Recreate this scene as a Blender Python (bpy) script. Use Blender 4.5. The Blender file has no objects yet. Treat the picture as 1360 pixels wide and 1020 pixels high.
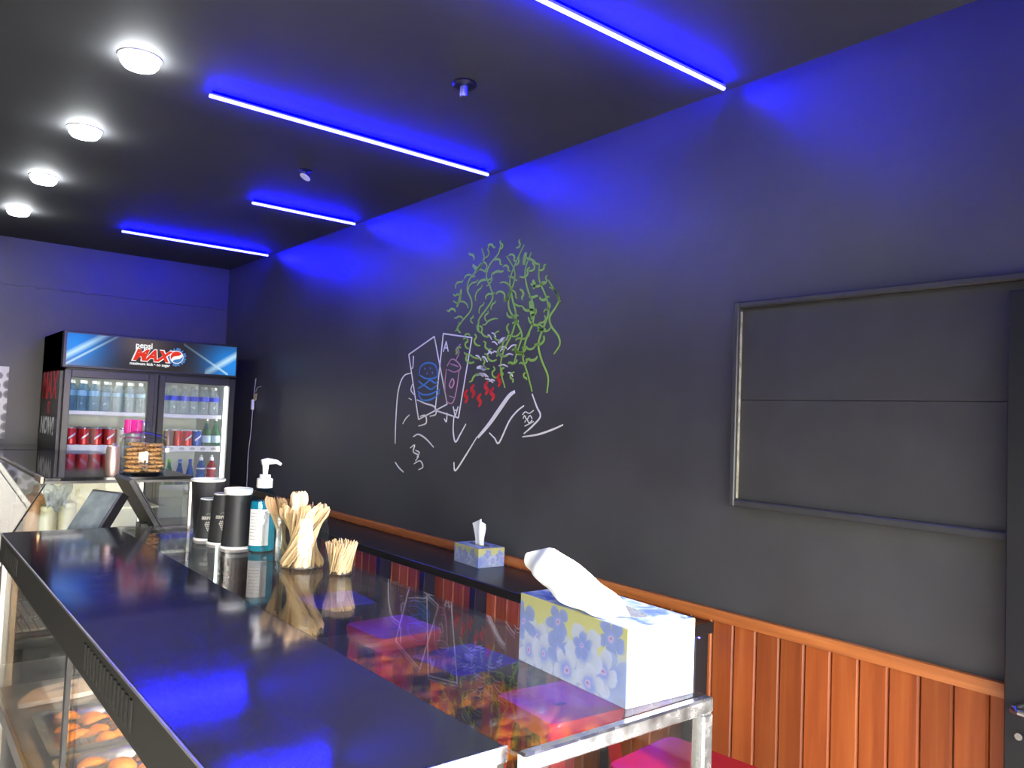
import bpy, bmesh, math, random
from mathutils import Vector, Matrix

# ---------------------------------------------------------------- camera, sky, sun, exposure
scene = bpy.context.scene
COL = scene.collection
cam_data = bpy.data.cameras.new('camera')
cam_data.sensor_width = 36.0
cam_data.lens = 1038.75 / 1360 * 36.0
cam_data.clip_start = 0.02
camera = bpy.data.objects.new('camera', cam_data)
COL.objects.link(camera)
camera.matrix_world = Matrix(((0.77816, -0.05969, -0.62522, 0.0),
                              (-0.62681, -0.01097, -0.77909, 0.0),
                              (0.03965, 0.99816, -0.04595, 1.6),
                              (0, 0, 0, 1)))
scene.camera = camera

world = bpy.data.worlds.new('sky')
scene.world = world
world.use_nodes = True
wn = world.node_tree.nodes
wl = world.node_tree.links
bg = wn['Background']
sky = wn.new('ShaderNodeTexSky')
sky.sky_type = 'NISHITA'
sky.sun_disc = False
sky.sun_elevation = math.radians(24)
sky.sun_rotation = math.radians(160)
sky.altitude = 0
soft = wn.new('ShaderNodeHueSaturation')
soft.inputs['Saturation'].default_value = 0.35
wl.new(sky.outputs[0], soft.inputs['Color'])
wl.new(soft.outputs[0], bg.inputs[0])
bg.inputs[1].default_value = 2.7

sun_data = bpy.data.lights.new('sun', 'SUN')
sun_data.energy = 11.0
sun_data.angle = 0.009
sun_data.color = (1.0, 0.95, 0.86)
sun = bpy.data.objects.new('sun', sun_data)
COL.objects.link(sun)
sun.rotation_euler = Vector((-0.13, 1.0, -0.34)).to_track_quat('-Z', 'Y').to_euler()

vs = scene.view_settings
scene.display_settings.display_device = 'sRGB'
vs.view_transform = 'Standard'
vs.look = 'None'
vs.gamma = 1.0
vs.exposure = 0.1
vs.use_curve_mapping = False
scene.cycles.use_denoising = True
scene.cycles.sample_clamp_indirect = 6.0
scene.cycles.max_bounces = 12
scene.cycles.transparent_max_bounces = 24

R = math.radians
rng = random.Random(11)

# ---------------------------------------------------------------- materials
MATS = {}
def new_mat(name):
    m = bpy.data.materials.new(name)
    m.use_nodes = True
    MATS[name] = m
    nt = m.node_tree
    return m, nt, nt.nodes['Principled BSDF'], nt.nodes['Material Output']
def rgba(c): return (c[0], c[1], c[2], 1.0)
def noise(nt, scale, detail=4, rough=.55, stretch=None, coord='Object', dist=0.0):
    tc = nt.nodes.new('ShaderNodeTexCoord')
    n = nt.nodes.new('ShaderNodeTexNoise')
    n.inputs['Scale'].default_value = scale
    n.inputs['Detail'].default_value = detail
    n.inputs['Roughness'].default_value = rough
    n.inputs['Distortion'].default_value = dist
    src = tc.outputs[coord]
    if stretch:
        mp = nt.nodes.new('ShaderNodeMapping')
        mp.inputs['Scale'].default_value = stretch
        nt.links.new(src, mp.inputs[0]); src = mp.outputs[0]
    nt.links.new(src, n.inputs['Vector'])
    return n
def ramp(nt, src, stops):
    r = nt.nodes.new('ShaderNodeValToRGB')
    e = r.color_ramp.elements
    while len(e) < len(stops): e.new(0.5)
    for k, (p, c) in enumerate(stops):
        e[k].position = p; e[k].color = rgba(c)
    nt.links.new(src, r.inputs[0])
    return r
def add_bump(nt, b, src, strength, dist=0.002):
    bp = nt.nodes.new('ShaderNodeBump')
    bp.inputs['Strength'].default_value = strength
    bp.inputs['Distance'].default_value = dist
    nt.links.new(src, bp.inputs['Height'])
    nt.links.new(bp.outputs[0], b.inputs['Normal'])
def mat(name, col, rough=.5, metal=0.0, spec=.5, var=.0, scale=12, bump=0.0, coat=0.0, stretch=None, trans=0.0, ior=1.45, sub=0.0, rvar=0.0):
    m, nt, b, o = new_mat(name)
    b.inputs['Base Color'].default_value = rgba(col)
    b.inputs['Roughness'].default_value = rough
    b.inputs['Metallic'].default_value = metal
    b.inputs['Specular IOR Level'].default_value = spec
    b.inputs['Coat Weight'].default_value = coat
    b.inputs['Coat Roughness'].default_value = .05
    b.inputs['Transmission Weight'].default_value = trans
    b.inputs['IOR'].default_value = ior
    if sub:
        b.inputs['Subsurface Weight'].default_value = sub
        b.inputs['Subsurface Radius'].default_value = (.01, .008, .006)
    if var or bump or rvar:
        n = noise(nt, scale, stretch=stretch)
        if var:
            lo = tuple(max(0, c * (1 - var)) for c in col); hi = tuple(min(1, c * (1 + var)) for c in col)
            r = ramp(nt, n.outputs[0], [(.3, lo), (.7, hi)])
            nt.links.new(r.outputs[0], b.inputs['Base Color'])
        if rvar:
            r2 = ramp(nt, n.outputs[0], [(.3, (max(.02, rough - rvar),) * 3), (.7, (rough + rvar,) * 3)])
            nt.links.new(r2.outputs[0], b.inputs['Roughness'])
        if bump: add_bump(nt, b, n.outputs[0], bump)
    return m
def glow(name, col, strength):
    m, nt, b, o = new_mat(name)
    e = nt.nodes.new('ShaderNodeEmission')
    e.inputs[0].default_value = rgba(col); e.inputs[1].default_value = strength
    nt.links.new(e.outputs[0], o.inputs[0])
    return m
def clear_glass(name, tint=(1, 1, 1), ior=1.5, rough=0.0, haze=None, boost=1.0):
    """Thin clear glass or plastic: straight-through transmission plus Fresnel mirror reflection."""
    m, nt, b, o = new_mat(name)
    N, L = nt.nodes, nt.links
    geo = N.new('ShaderNodeNewGeometry')
    mr = N.new('ShaderNodeMapRange')
    mr.inputs['To Min'].default_value = ior; mr.inputs['To Max'].default_value = 1 / ior
    L.new(geo.outputs['Backfacing'], mr.inputs['Value'])
    fr = N.new('ShaderNodeFresnel'); L.new(mr.outputs[0], fr.inputs[0])
    fac = fr.outputs[0]
    if boost != 1.0:
        mm = N.new('ShaderNodeMath'); mm.operation = 'MULTIPLY'; mm.use_clamp = True
        mm.inputs[1].default_value = boost; L.new(fac, mm.inputs[0]); fac = mm.outputs[0]
    tr = N.new('ShaderNodeBsdfTransparent'); tr.inputs[0].default_value = rgba(tint)
    gl = N.new('ShaderNodeBsdfGlossy'); gl.inputs['Roughness'].default_value = rough
    mx = N.new('ShaderNodeMixShader')
    L.new(fac, mx.inputs[0]); L.new(gl.outputs[0], mx.inputs[2])
    if haze:
        df = N.new('ShaderNodeBsdfDiffuse'); df.inputs[0].default_value = rgba(haze[1])
        m2 = N.new('ShaderNodeMixShader'); m2.inputs[0].default_value = haze[0]
        L.new(tr.outputs[0], m2.inputs[1]); L.new(df.outputs[0], m2.inputs[2]); L.new(m2.outputs[0], mx.inputs[1])
    else:
        L.new(tr.outputs[0], mx.inputs[1])
    L.new(mx.outputs[0], o.inputs[0])
    return m

def wall_paint(name, base, rough, sc=2.0):
    m, nt, b, o = new_mat(name)
    n1 = noise(nt, sc, 6, .6)
    r1 = ramp(nt, n1.outputs[0], [(.3, tuple(c * .8 for c in base)), (.75, tuple(c * 1.25 for c in base))])
    nt.links.new(r1.outputs[0], b.inputs['Base Color'])
    r2 = ramp(nt, n1.outputs[0], [(.3, (rough - .06,) * 3), (.7, (rough + .08,) * 3)])
    nt.links.new(r2.outputs[0], b.inputs['Roughness'])
    n2 = noise(nt, 140, 3, .5)
    add_bump(nt, b, n2.outputs[0], .12, .002)
    b.inputs['Specular IOR Level'].default_value = .5
    return m
wall_paint('black_wall_paint', (.056, .055, .055), .42)
wall_paint('back_wall_paint', (.05, .047, .043), .5, 3.0)
wall_paint('ceiling_paint', (.066, .066, .070), .72, 1.5).node_tree.nodes['Principled BSDF'].inputs['Specular IOR Level'].default_value = .25
wall_paint('kitchen_wall_paint', (.05, .048, .045), .6)
mat('concrete', (.30, .285, .26), .75, var=.18, scale=5, bump=.2)
mat('pavement', (.34, .33, .31), .85, var=.15, scale=3, bump=.2)
mat('black_metal', (.012, .012, .013), .35, spec=.5)
mat('black_satin', (.016, .016, .018), .4, bump=.04, scale=60)
mat('black_paint_glossy', (.046, .045, .044), .34, var=.1, scale=9, bump=.05)
mat('bench_laminate', (.014, .014, .015), .3)
mat('raw_edge', (.34, .31, .22), .6, var=.4, scale=40)

def wood(name, dark, mid, light, rough, grain=(60, 60, 2.2)):
    m, nt, b, o = new_mat(name)
    n = noise(nt, 1.0, 5, .6, stretch=grain, dist=.6)
    oi = nt.nodes.new('ShaderNodeObjectInfo')
    off = nt.nodes.new('ShaderNodeVectorMath'); off.operation = 'ADD'
    mul = nt.nodes.new('ShaderNodeVectorMath'); mul.operation = 'SCALE'
    comb = nt.nodes.new('ShaderNodeCombineXYZ')
    for k in range(3): nt.links.new(oi.outputs['Random'], comb.inputs[k])
    nt.links.new(comb.outputs[0], mul.inputs[0]); mul.inputs['Scale'].default_value = 57.0
    src = n.inputs['Vector'].links[0].from_socket
    nt.links.new(src, off.inputs[0]); nt.links.new(mul.outputs[0], off.inputs[1])
    nt.links.new(off.outputs[0], n.inputs['Vector'])
    r = ramp(nt, n.outputs[0], [(.28, dark), (.5, mid), (.72, light)])
    hsv = nt.nodes.new('ShaderNodeHueSaturation')
    mr = nt.nodes.new('ShaderNodeMapRange')
    mr.inputs['To Min'].default_value = .72; mr.inputs['To Max'].default_value = 1.25
    nt.links.new(oi.outputs['Random'], mr.inputs['Value'])
    nt.links.new(mr.outputs[0], hsv.inputs['Value'])
    nt.links.new(r.outputs[0], hsv.inputs['Color'])
    nt.links.new(hsv.outputs[0], b.inputs['Base Color'])
    b.inputs['Roughness'].default_value = rough
    add_bump(nt, b, n.outputs[0], .08)
    return m
wood('board_wood', (.20, .042, .010), (.29, .066, .014), (.36, .098, .022), .38, (30, 30, 1.4))
wood('rail_wood', (.20, .055, .014), (.32, .095, .022), (.42, .145, .04), .4, (40, 1.6, 40))
wood('pale_wood', (.50, .33, .16), (.66, .46, .25), (.74, .54, .32), .6, (40, 40, 3))
mat('counter_black', (.022, .020, .016), .5, spec=.3)
def counter_top():
    m, nt, b, o = new_mat('worn_black_laminate')
    n = noise(nt, 1.0, 8, .75, stretch=(9, 90, 60))
    n2 = noise(nt, 30, 6, .7, stretch=(.5, 1, 1))
    r = ramp(nt, n.outputs[0], [(.35, (.016, .016, .019)), (.66, (.022, .022, .027)), (.85, (.06, .06, .066))])
    nt.links.new(r.outputs[0], b.inputs['Base Color'])
    r2 = ramp(nt, n2.outputs[0], [(.3, (.07,) * 3), (.7, (.12,) * 3)])
    nt.links.new(r2.outputs[0], b.inputs['Roughness'])
    add_bump(nt, b, n.outputs[0], .03, .0006)
counter_top()
mat('mirror_black_top', (.012, .012, .012), .07, spec=.6)
mat('steel', (.62, .60, .56), .22, metal=1.0, rvar=.06, scale=30)
mat('dull_steel', (.42, .40, .37), .38, metal=1.0, rvar=.08, scale=12)
mat('aluminium', (.72, .72, .72), .25, metal=1.0, rvar=.08, scale=30)
mat('bronze', (.45, .30, .16), .35, metal=.9, var=.2)
mat('copper', (.66, .48, .40), .38, metal=.8)
mat('warm_post', (.52, .40, .27), .45, metal=.5, var=.15)
clear_glass('case_glass', (.97, .985, .975), 1.52, boost=1.15)
clear_glass('jar_glass', (.95, .97, .96), 1.5)
clear_glass('fridge_glass', (.93, .95, .95), 1.5)
clear_glass('clear_plastic', (.90, .95, .95), 1.40, .05, haze=(.14, (.8, .86, .86)))
clear_glass('blue_plastic', (.66, .80, .88), 1.40, .05, haze=(.18, (.35, .55, .70)))
clear_glass('film_plastic', (.85, .88, .88), 1.45, .12, haze=(.35, (.75, .78, .78)))
mat('white_plastic', (.80, .80, .78), .35)
mat('white_paper', (.82, .81, .78), .7)
mat('tissue_paper', (.86, .85, .83), .9, sub=.2)
mat('liner_white', (.78, .80, .78), .45)
mat('cream_panel', (.80, .77, .62), .4)
mat('black_cup', (.024, .024, .026), .5)
mat('gold_print', (.46, .44, .38), .5)
mat('red_paint', (.36, .010, .014), .3)
mat('stool_black', (.014, .013, .016), .35)
mat('screen_glare_grey', (.26, .30, .30), .12, spec=.8, var=.3, scale=14)  # mottled grey colour stands in for glare on the till screen
mat('screen_silver', (.35, .37, .38), .25, metal=.7)
mat('key_plastic', (.45, .45, .42), .5)
mat('board_plastic', (.80, .70, .62), .45, var=.06)
mat('cookie', (.62, .33, .11), .85, var=.3, scale=60, bump=.6)
mat('chocolate', (.03, .012, .006), .5)
mat('potato', (.85, .27, .012), .5, var=.3, scale=40, bump=.3)
mat('sauce_cream', (.80, .74, .48), .4)
mat('sauce_peach', (.62, .33, .15), .4)
mat('sauce_brown', (.22, .10, .05), .4)
mat('can_red', (.62, .03, .03), .3, metal=.3)
mat('can_yellow', (.75, .60, .03), .3, metal=.3)
mat('can_brown', (.20, .10, .07), .3, metal=.3)
mat('can_blue', (.02, .07, .35), .3, metal=.3)
mat('can_cream', (.72, .62, .42), .35, metal=.2)
mat('can_top', (.7, .7, .7), .25, metal=1.0)
mat('label_blue', (.02, .06, .62), .4)
mat('label_pale', (.45, .62, .66), .45)
mat('label_sky', (.25, .48, .70), .45)
clear_glass('green_glass', (.30, .66, .42), 1.5, haze=(.18, (.06, .32, .18)))
clear_glass('red_drink', (.75, .10, .12), 1.45, .05, haze=(.3, (.55, .03, .05)))
clear_glass('blue_drink', (.12, .35, .75), 1.45, .05, haze=(.3, (.03, .16, .55)))
mat('green_cap', (.25, .70, .05), .4)
mat('blue_cap', (.03, .10, .50), .4)
mat('pink_lid', (.75, .02, .25), .4)
mat('teal_gel', (.015, .36, .48), .2, trans=.15, ior=1.36)
clear_glass('teal_bottle', (.62, .86, .90), 1.48)
mat('text_white', (.85, .85, .84), .5)
mat('text_red', (.70, .03, .03), .5)
mat('mural_white', (.78, .77, .74), .6)
mat('mural_green', (.30, .56, .07), .6)
mat('mural_red', (.62, .02, .015), .6)
mat('mural_blue', (.06, .24, .60), .6)
mat('mural_pink', (.52, .25, .36), .6)
mat('cord_grey', (.30, .30, .32), .5)
mat('tag_yellow', (.50, .42, .20), .5)
glow('blue_tube', (.042, .042, 1.0), 36.0)
glow('added_blue_glow', (.0, .0, 1.0), 600.0)  # extra emitter, added to spread blue glow over the ceiling
glow('bench_led', (.04, .02, 1.0), 75.0)
glow('downlight_white', (.93, .98, 1.0), 110.0)
glow('warm_tube', (1.0, .50, .10), 85.0)
glow('case_tube', (1.0, .93, .72), 16.0)
glow('fridge_tube', (.97, 1.0, .93), 11.0)
glow('led_violet', (.15, .12, 1.0), 7.0)
glow('sign_white', (1, 1, 1), .95)
glow('sign_red', (.85, .05, .03), .9)
glow('sign_blue', (.10, .26, .62), .8)

def header_art():
    m, nt, b, o = new_mat('header_art')
    N, L = nt.nodes, nt.links
    tc = N.new('ShaderNodeTexCoord'); sp = N.new('ShaderNodeSeparateXYZ')
    L.new(tc.outputs['Generated'], sp.inputs[0])
    def M(op, a, bb=None, clamp=False):
        n = N.new('ShaderNodeMath'); n.operation = op; n.use_clamp = clamp
        for k, v in enumerate((a, bb)):
            if v is None: continue
            if isinstance(v, (int, float)): n.inputs[k].default_value = v
            else: L.new(v, n.inputs[k])
        return n.outputs[0]
    x, z = sp.outputs[0], sp.outputs[2]
    def blob(cx, cz, sx, sz):
        dx = M('DIVIDE', M('SUBTRACT', x, cx), sx); dz = M('DIVIDE', M('SUBTRACT', z, cz), sz)
        d = M('ADD', M('MULTIPLY', dx, dx), M('MULTIPLY', dz, dz))
        return M('POWER', 2.718, M('MULTIPLY', d, -1.0))
    def streak(cx, slope, wdt, x0, x1):
        d = M('SUBTRACT', z, M('ADD', M('MULTIPLY', M('SUBTRACT', x, cx), slope), .5))
        s = M('SUBTRACT', 1.0, M('DIVIDE', M('ABSOLUTE', d), wdt), True)
        g = M('MULTIPLY', M('GREATER_THAN', x, x0), M('LESS_THAN', x, x1))
        return M('MULTIPLY', s, g)
    blue = M('ADD', blob(.04, .6, .15, .8), blob(.97, .35, .15, .7))
    pale = M('ADD', M('ADD', streak(.06, 3.6, .16, 0, .30), streak(.13, 3.6, .06, 0, .4)), M('ADD', streak(.94, 3.6, .18, .80, 1), streak(.80, -3.2, .06, .66, .95)), True)
    warm = blob(.40, .85, .14, .5)
    def mix(f, a, c):
        n = N.new('ShaderNodeMix'); n.data_type = 'RGBA'; n.clamp_factor = True
        L.new(f, n.inputs[0])
        if isinstance(a, tuple): n.inputs[6].default_value = rgba(a)
        else: L.new(a, n.inputs[6])
        n.inputs[7].default_value = rgba(c)
        return n.outputs[2]
    c = mix(M('MULTIPLY', warm, .8), (.022, .019, .017), (.14, .11, .085))
    c = mix(blue, c, (.015, .26, .80))
    c = mix(M('MULTIPLY', pale, M('ADD', M('MULTIPLY', blue, .8), .12)), c, (.62, .92, 1.0))
    e = N.new('ShaderNodeEmission'); L.new(c, e.inputs[0]); e.inputs[1].default_value = 1.0
    gl = N.new('ShaderNodeBsdfGlossy'); gl.inputs['Roughness'].default_value = .15
    mx = N.new('ShaderNodeMixShader'); mx.inputs[0].default_value = .04
    L.new(e.outputs[0], mx.inputs[1]); L.new(gl.outputs[0], mx.inputs[2]); L.new(mx.outputs[0], o.inputs[0])
header_art()

def orchid_print(name, flowers, box_h):
    """Printed card: pale yellow ground, lavender lower half, blue orchids (u = x + y, v = z in metres)."""
    m, nt, b, o = new_mat(name)
    N, L = nt.nodes, nt.links
    tc = N.new('ShaderNodeTexCoord'); sp = N.new('ShaderNodeSeparateXYZ')
    L.new(tc.outputs['Object'], sp.inputs[0])
    def M(op, a, bb=None, clamp=False):
        n = N.new('ShaderNodeMath'); n.operation = op; n.use_clamp = clamp
        for k, v in enumerate((a, bb)):
            if v is None: continue
            if isinstance(v, (int, float)): n.inputs[k].default_value = v
            else: L.new(v, n.inputs[k])
        return n.outputs[0]
    u = M("ADD", M("ADD", sp.outputs[0], sp.outputs[1]), .067); v = sp.outputs[2]
    wz = noise(nt, 38, 2, .5); wz2 = noise(nt, 31, 2, .5)
    u = M('ADD', u, M('MULTIPLY', M('SUBTRACT', wz.outputs[0], .5), .022)); v = M('ADD', v, M('MULTIPLY', M('SUBTRACT', wz2.outputs[0], .5), .018))
    def mix(f, a, c):
        n = N.new('ShaderNodeMix'); n.data_type = 'RGBA'; n.clamp_factor = True
        if isinstance(f, (int, float)): n.inputs[0].default_value = f
        else: L.new(f, n.inputs[0])
        for k, q in ((6, a), (7, c)):
            if isinstance(q, tuple): n.inputs[k].default_value = rgba(q)
            else: L.new(q, n.inputs[k])
        return n.outputs[2]
    nz = noise(nt, 22, 3, .5)
    g = M('ADD', M('DIVIDE', v, box_h), M('MULTIPLY', M('SUBTRACT', nz.outputs[0], .5), .9))
    rp = ramp(nt, g, [(.30, (.25, .29, .42)), (.52, (.34, .37, .42)), (.64, (.40, .40, .19)), (.9, (.40, .385, .16))])
    c = rp.outputs[0]
    for (cu, cv, rad, rot, pal) in flowers:
        du = M('SUBTRACT', u, cu); dv = M('SUBTRACT', v, cv)
        r = M('SQRT', M('ADD', M('MULTIPLY', du, du), M('MULTIPLY', dv, dv)))
        th = M('ARCTAN2', dv, du)
        pet = M('ABSOLUTE', M('COSINE', M('ADD', M('MULTIPLY', th, 2.5), rot)))
        R_ = M('MULTIPLY', M('ADD', M('MULTIPLY', M('POWER', pet, .45), .62), .38), rad)
        inside = M('MULTIPLY', M('SUBTRACT', R_, r), 260.0, True)
        t = M('DIVIDE', r, rad, True)
        petal = ramp(nt, t, [(0.0, (.12, .07, .22)), (.12, (.40, .30, .48)), (.22, (.16, .22, .50)), (.50, pal), (1.0, tuple(min(1, k * 1.18) for k in pal))])
        c = mix(M('MULTIPLY', inside, .9), c, petal.outputs[0])
    L.new(c, b.inputs['Base Color'])
    b.inputs['Roughness'].default_value = .45
    return m
B1 = (.15, .20, .42); B2 = (.33, .36, .46); B3 = (.22, .27, .45)
def box_top_print():
    m, nt, b, o = new_mat('tissue_box_top')
    n = noise(nt, 26, 3, .5, dist=1.2)
    r = ramp(nt, n.outputs[0], [(.33, (.10, .16, .50)), (.46, (.24, .34, .66)), (.58, (.50, .56, .76)), (.70, (.56, .58, .40))])
    nt.links.new(r.outputs[0], b.inputs['Base Color'])
    b.inputs['Roughness'].default_value = .45
box_top_print()
orchid_print('orchid_card', [(.080, .052, .034, .4, B2), (.100, .024, .034, 1.2, B2), (.118, .070, .038, .3, B1), (.026, .088, .032, .2, B1), (.058, .028, .036, 2.0, B2), (.020, .046, .034, 1.9, B1),
    (.000, .020, .036, .9, B2), (-.105, .094, .034, .9, B1), (-.115, .040, .040, .0, B3), (-.086, .040, .040, 1.3, B2), (-.044, .060, .047, .55, B2), (-.040, .066, .026, 2.3, B1), (-.060, .012, .034, 2.2, B2)], .124)
orchid_print('orchid_card_small', [(-.075, .030, .026, .3, B3), (-.05, .055, .022, 1.2, B1), (-.022, .028, .028, .0, B2), (.008, .045, .024, 2.0, B1), (.03, .022, .028, .6, B3), (.052, .052, .022, 1.7, B1), (.078, .030, .026, .2, B2), (-.1, .02, .026, .2, B1), (.1, .05, .024, .6, B3)], .08)
def poster_print():
    m, nt, b, o = new_mat('menu_print')
    N, L = nt.nodes, nt.links
    tc = N.new('ShaderNodeTexCoord'); mp = N.new('ShaderNodeMapping')
    mp.inputs['Scale'].default_value = (14, 14, 14)
    vo = N.new('ShaderNodeTexVoronoi'); vo.inputs['Randomness'].default_value = .3; vo.inputs['Scale'].default_value = 1.0
    L.new(tc.outputs['Object'], mp.inputs[0]); L.new(mp.outputs[0], vo.inputs['Vector'])
    r = ramp(nt, vo.outputs['Distance'], [(.25, (.08, .08, .08)), (.42, (.18, .18, .18)), (.48, (.50, .50, .48))])
    L.new(r.outputs[0], b.inputs['Base Color']); b.inputs['Roughness'].default_value = .5
poster_print()

# ---------------------------------------------------------------- mesh helpers
OFF = {}
def box(bm, x0, x1, y0, y1, z0, z1, bev=0.0, seg=1):
    ret = bmesh.ops.create_cube(bm, size=1.0)
    vs_ = ret['verts']
    for v in vs_:
        v.co = Vector(((x0 + x1) / 2 + v.co.x * (x1 - x0), (y0 + y1) / 2 + v.co.y * (y1 - y0), (z0 + z1) / 2 + v.co.z * (z1 - z0)))
    if bev:
        es = list({e for v in vs_ for e in v.link_edges})
        bmesh.ops.bevel(bm, geom=es, offset=bev, segments=seg, affect='EDGES', profile=.5)
    return bm
def B(*a, bev=0.0, seg=1):
    bm = bmesh.new()
    if len(a) == 6 and not isinstance(a[0], (tuple, list)): box(bm, *a, bev=bev, seg=seg)
    else:
        for q in a: box(bm, *q, bev=bev, seg=seg)
    return bm
def lathe(prof, n=24, c=(0, 0), bm=None):
    """profile of (radius, z); radius 0 closes."""
    bm = bm or bmesh.new()
    rings = []
    for (r, z) in prof:
        if r < 1e-6: rings.append([bm.verts.new((c[0], c[1], z))])
        else: rings.append([bm.verts.new((c[0] + r * math.cos(2 * math.pi * k / n), c[1] + r * math.sin(2 * math.pi * k / n), z)) for k in range(n)])
    for a, b in zip(rings, rings[1:]):
        if len(a) == 1 and len(b) == 1: continue
        for k in range(n):
            k2 = (k + 1) % n
            if len(a) == 1: bm.faces.new((a[0], b[k], b[k2]))
            elif len(b) == 1: bm.faces.new((a[k], b[0], a[k2]))
            else: bm.faces.new((a[k], a[k2], b[k2], b[k]))
    bmesh.ops.recalc_face_normals(bm, faces=bm.faces)
    return bm
def tube(pts, r, n=8, bm=None):
    bm = bm or bmesh.new()
    pts = [Vector(p) for p in pts]
    rr = r if isinstance(r, (list, tuple)) else [r] * len(pts)
    rings = []
    for i, p in enumerate(pts):
        d = (pts[min(i + 1, len(pts) - 1)] - pts[max(i - 1, 0)]).normalized()
        up = Vector((0, 0, 1)) if abs(d.z) < .9 else Vector((1, 0, 0))
        a = d.cross(up).normalized(); b = d.cross(a)
        rings.append([bm.verts.new(p + (a * math.cos(2 * math.pi * k / n) + b * math.sin(2 * math.pi * k / n)) * rr[i]) for k in range(n)])
    for s, t in zip(rings, rings[1:]):
        for k in range(n): bm.faces.new((s[k], s[(k + 1) % n], t[(k + 1) % n], t[k]))
    bm.faces.new(rings[0]); bm.faces.new(list(reversed(rings[-1])))
    bmesh.ops.recalc_face_normals(bm, faces=bm.faces)
    return bm
def prism(poly, axis, t0, t1, bm=None):
    """extrude a polygon: axis 'x' poly=(y,z); 'y' poly=(x,z); 'z' poly=(x,y)."""
    bm = bm or bmesh.new()
    def P(p, t): return {'x': (t, p[0], p[1]), 'y': (p[0], t, p[1]), 'z': (p[0], p[1], t)}[axis]
    a = [bm.verts.new(P(p, t0)) for p in poly]; b = [bm.verts.new(P(p, t1)) for p in poly]
    bm.faces.new(a); bm.faces.new(list(reversed(b)))
    n = len(poly)
    for k in range(n): bm.faces.new((a[k], b[k], b[(k + 1) % n], a[(k + 1) % n]))
    bmesh.ops.recalc_face_normals(bm, faces=bm.faces)
    return bm
def quad_slab(p, th, bm=None):
    """slab with corner points p (4) and thickness along the face normal."""
    bm = bm or bmesh.new()
    p = [Vector(q) for q in p]
    nrm = (p[1] - p[0]).cross(p[3] - p[0]).normalized() * th
    a = [bm.verts.new(q) for q in p]; b = [bm.verts.new(q + nrm) for q in p]
    bm.faces.new(a); bm.faces.new(list(reversed(b)))
    for k in range(4): bm.faces.new((a[k], b[k], b[(k + 1) % 4], a[(k + 1) % 4]))
    bmesh.ops.recalc_face_normals(bm, faces=bm.faces)
    return bm
def obj(name, bm, m, parent=None, smooth=None):
    me = bpy.data.meshes.new(name)
    if parent is not None and parent.name in OFF:
        bmesh.ops.translate(bm, verts=bm.verts, vec=-OFF[parent.name])
    bm.to_mesh(me); bm.free()
    for q in (m if isinstance(m, (list, tuple)) else [m]): me.materials.append(MATS[q])
    if smooth:
        me.polygons.foreach_set('use_smooth', [True] * len(me.polygons))
        me.set_sharp_from_angle(angle=R(smooth))
    o = bpy.data.objects.new(name, me); COL.objects.link(o)
    if parent is not None:
        o.parent = parent
        if parent.name in OFF: OFF[o.name] = OFF[parent.name]
    return o
def tag(o, label, cat, group=None):
    o['label'] = label; o['category'] = cat
    if group: o['group'] = group
    return o
def thing(name, label, cat, loc=(0, 0, 0), rotz=0, group=None, world=False):
    o = bpy.data.objects.new(name, None); COL.objects.link(o)
    o.empty_display_size = .05
    o.location = loc; o.rotation_euler = (0, 0, rotz)
    if world: OFF[o.name] = Vector(loc)
    return tag(o, label, cat, group)
def single(name, bm, m, label, cat, loc=(0, 0, 0), rot=(0, 0, 0), group=None, smooth=None, world=False):
    if world: bmesh.ops.translate(bm, verts=bm.verts, vec=-Vector(loc))
    o = obj(name, bm, m, None, smooth); o.location = loc; o.rotation_euler = rot
    return tag(o, label, cat, group)
def struct(name, bm, m, parent=None, smooth=None):
    o = obj(name, bm, m, parent, smooth)
    if parent is None: o['kind'] = 'structure'
    return o
def dup(root, loc, rotz=None, label=None, group=None):
    r = root.copy(); COL.objects.link(r); r.location = loc
    if rotz is not None: r.rotation_euler = (0, 0, rotz)
    if label: r['label'] = label
    if group: r['group'] = group
    for ch in list(root.children):
        c = ch.copy(); COL.objects.link(c); c.parent = r
        for g in ch.children:
            d = g.copy(); COL.objects.link(d); d.parent = c
    return r
def text_mesh(body, size, extrude=.001, shear=0.0, space=1.0, bold=0.0):
    """lettering as a mesh in the xy plane, centred on its own box."""
    cu = bpy.data.curves.new('lettering', 'FONT')
    cu.body = body; cu.size = size; cu.extrude = extrude; cu.shear = shear; cu.space_character = space; cu.offset = bold
    cu.resolution_u = 3
    cu.align_x = 'CENTER'; cu.align_y = 'CENTER'
    o = bpy.data.objects.new('lettering', cu); COL.objects.link(o)
    dg = bpy.context.evaluated_depsgraph_get(); dg.update()
    me = bpy.data.meshes.new_from_object(o.evaluated_get(dg))
    bpy.data.objects.remove(o); bpy.data.curves.remove(cu)
    bm = bmesh.new(); bm.from_mesh(me); bpy.data.meshes.remove(me)
    return bm
def xf(bm, M):
    bmesh.ops.transform(bm, matrix=M, verts=bm.verts); return bm
def basis(ex, ey, origin):
    ex = Vector(ex); ey = Vector(ey); ez = ex.normalized().cross(ey.normalized())
    return Matrix(((ex.x, ey.x, ez.x, origin[0]), (ex.y, ey.y, ez.y, origin[1]), (ex.z, ey.z, ez.z, origin[2]), (0, 0, 0, 1)))
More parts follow.
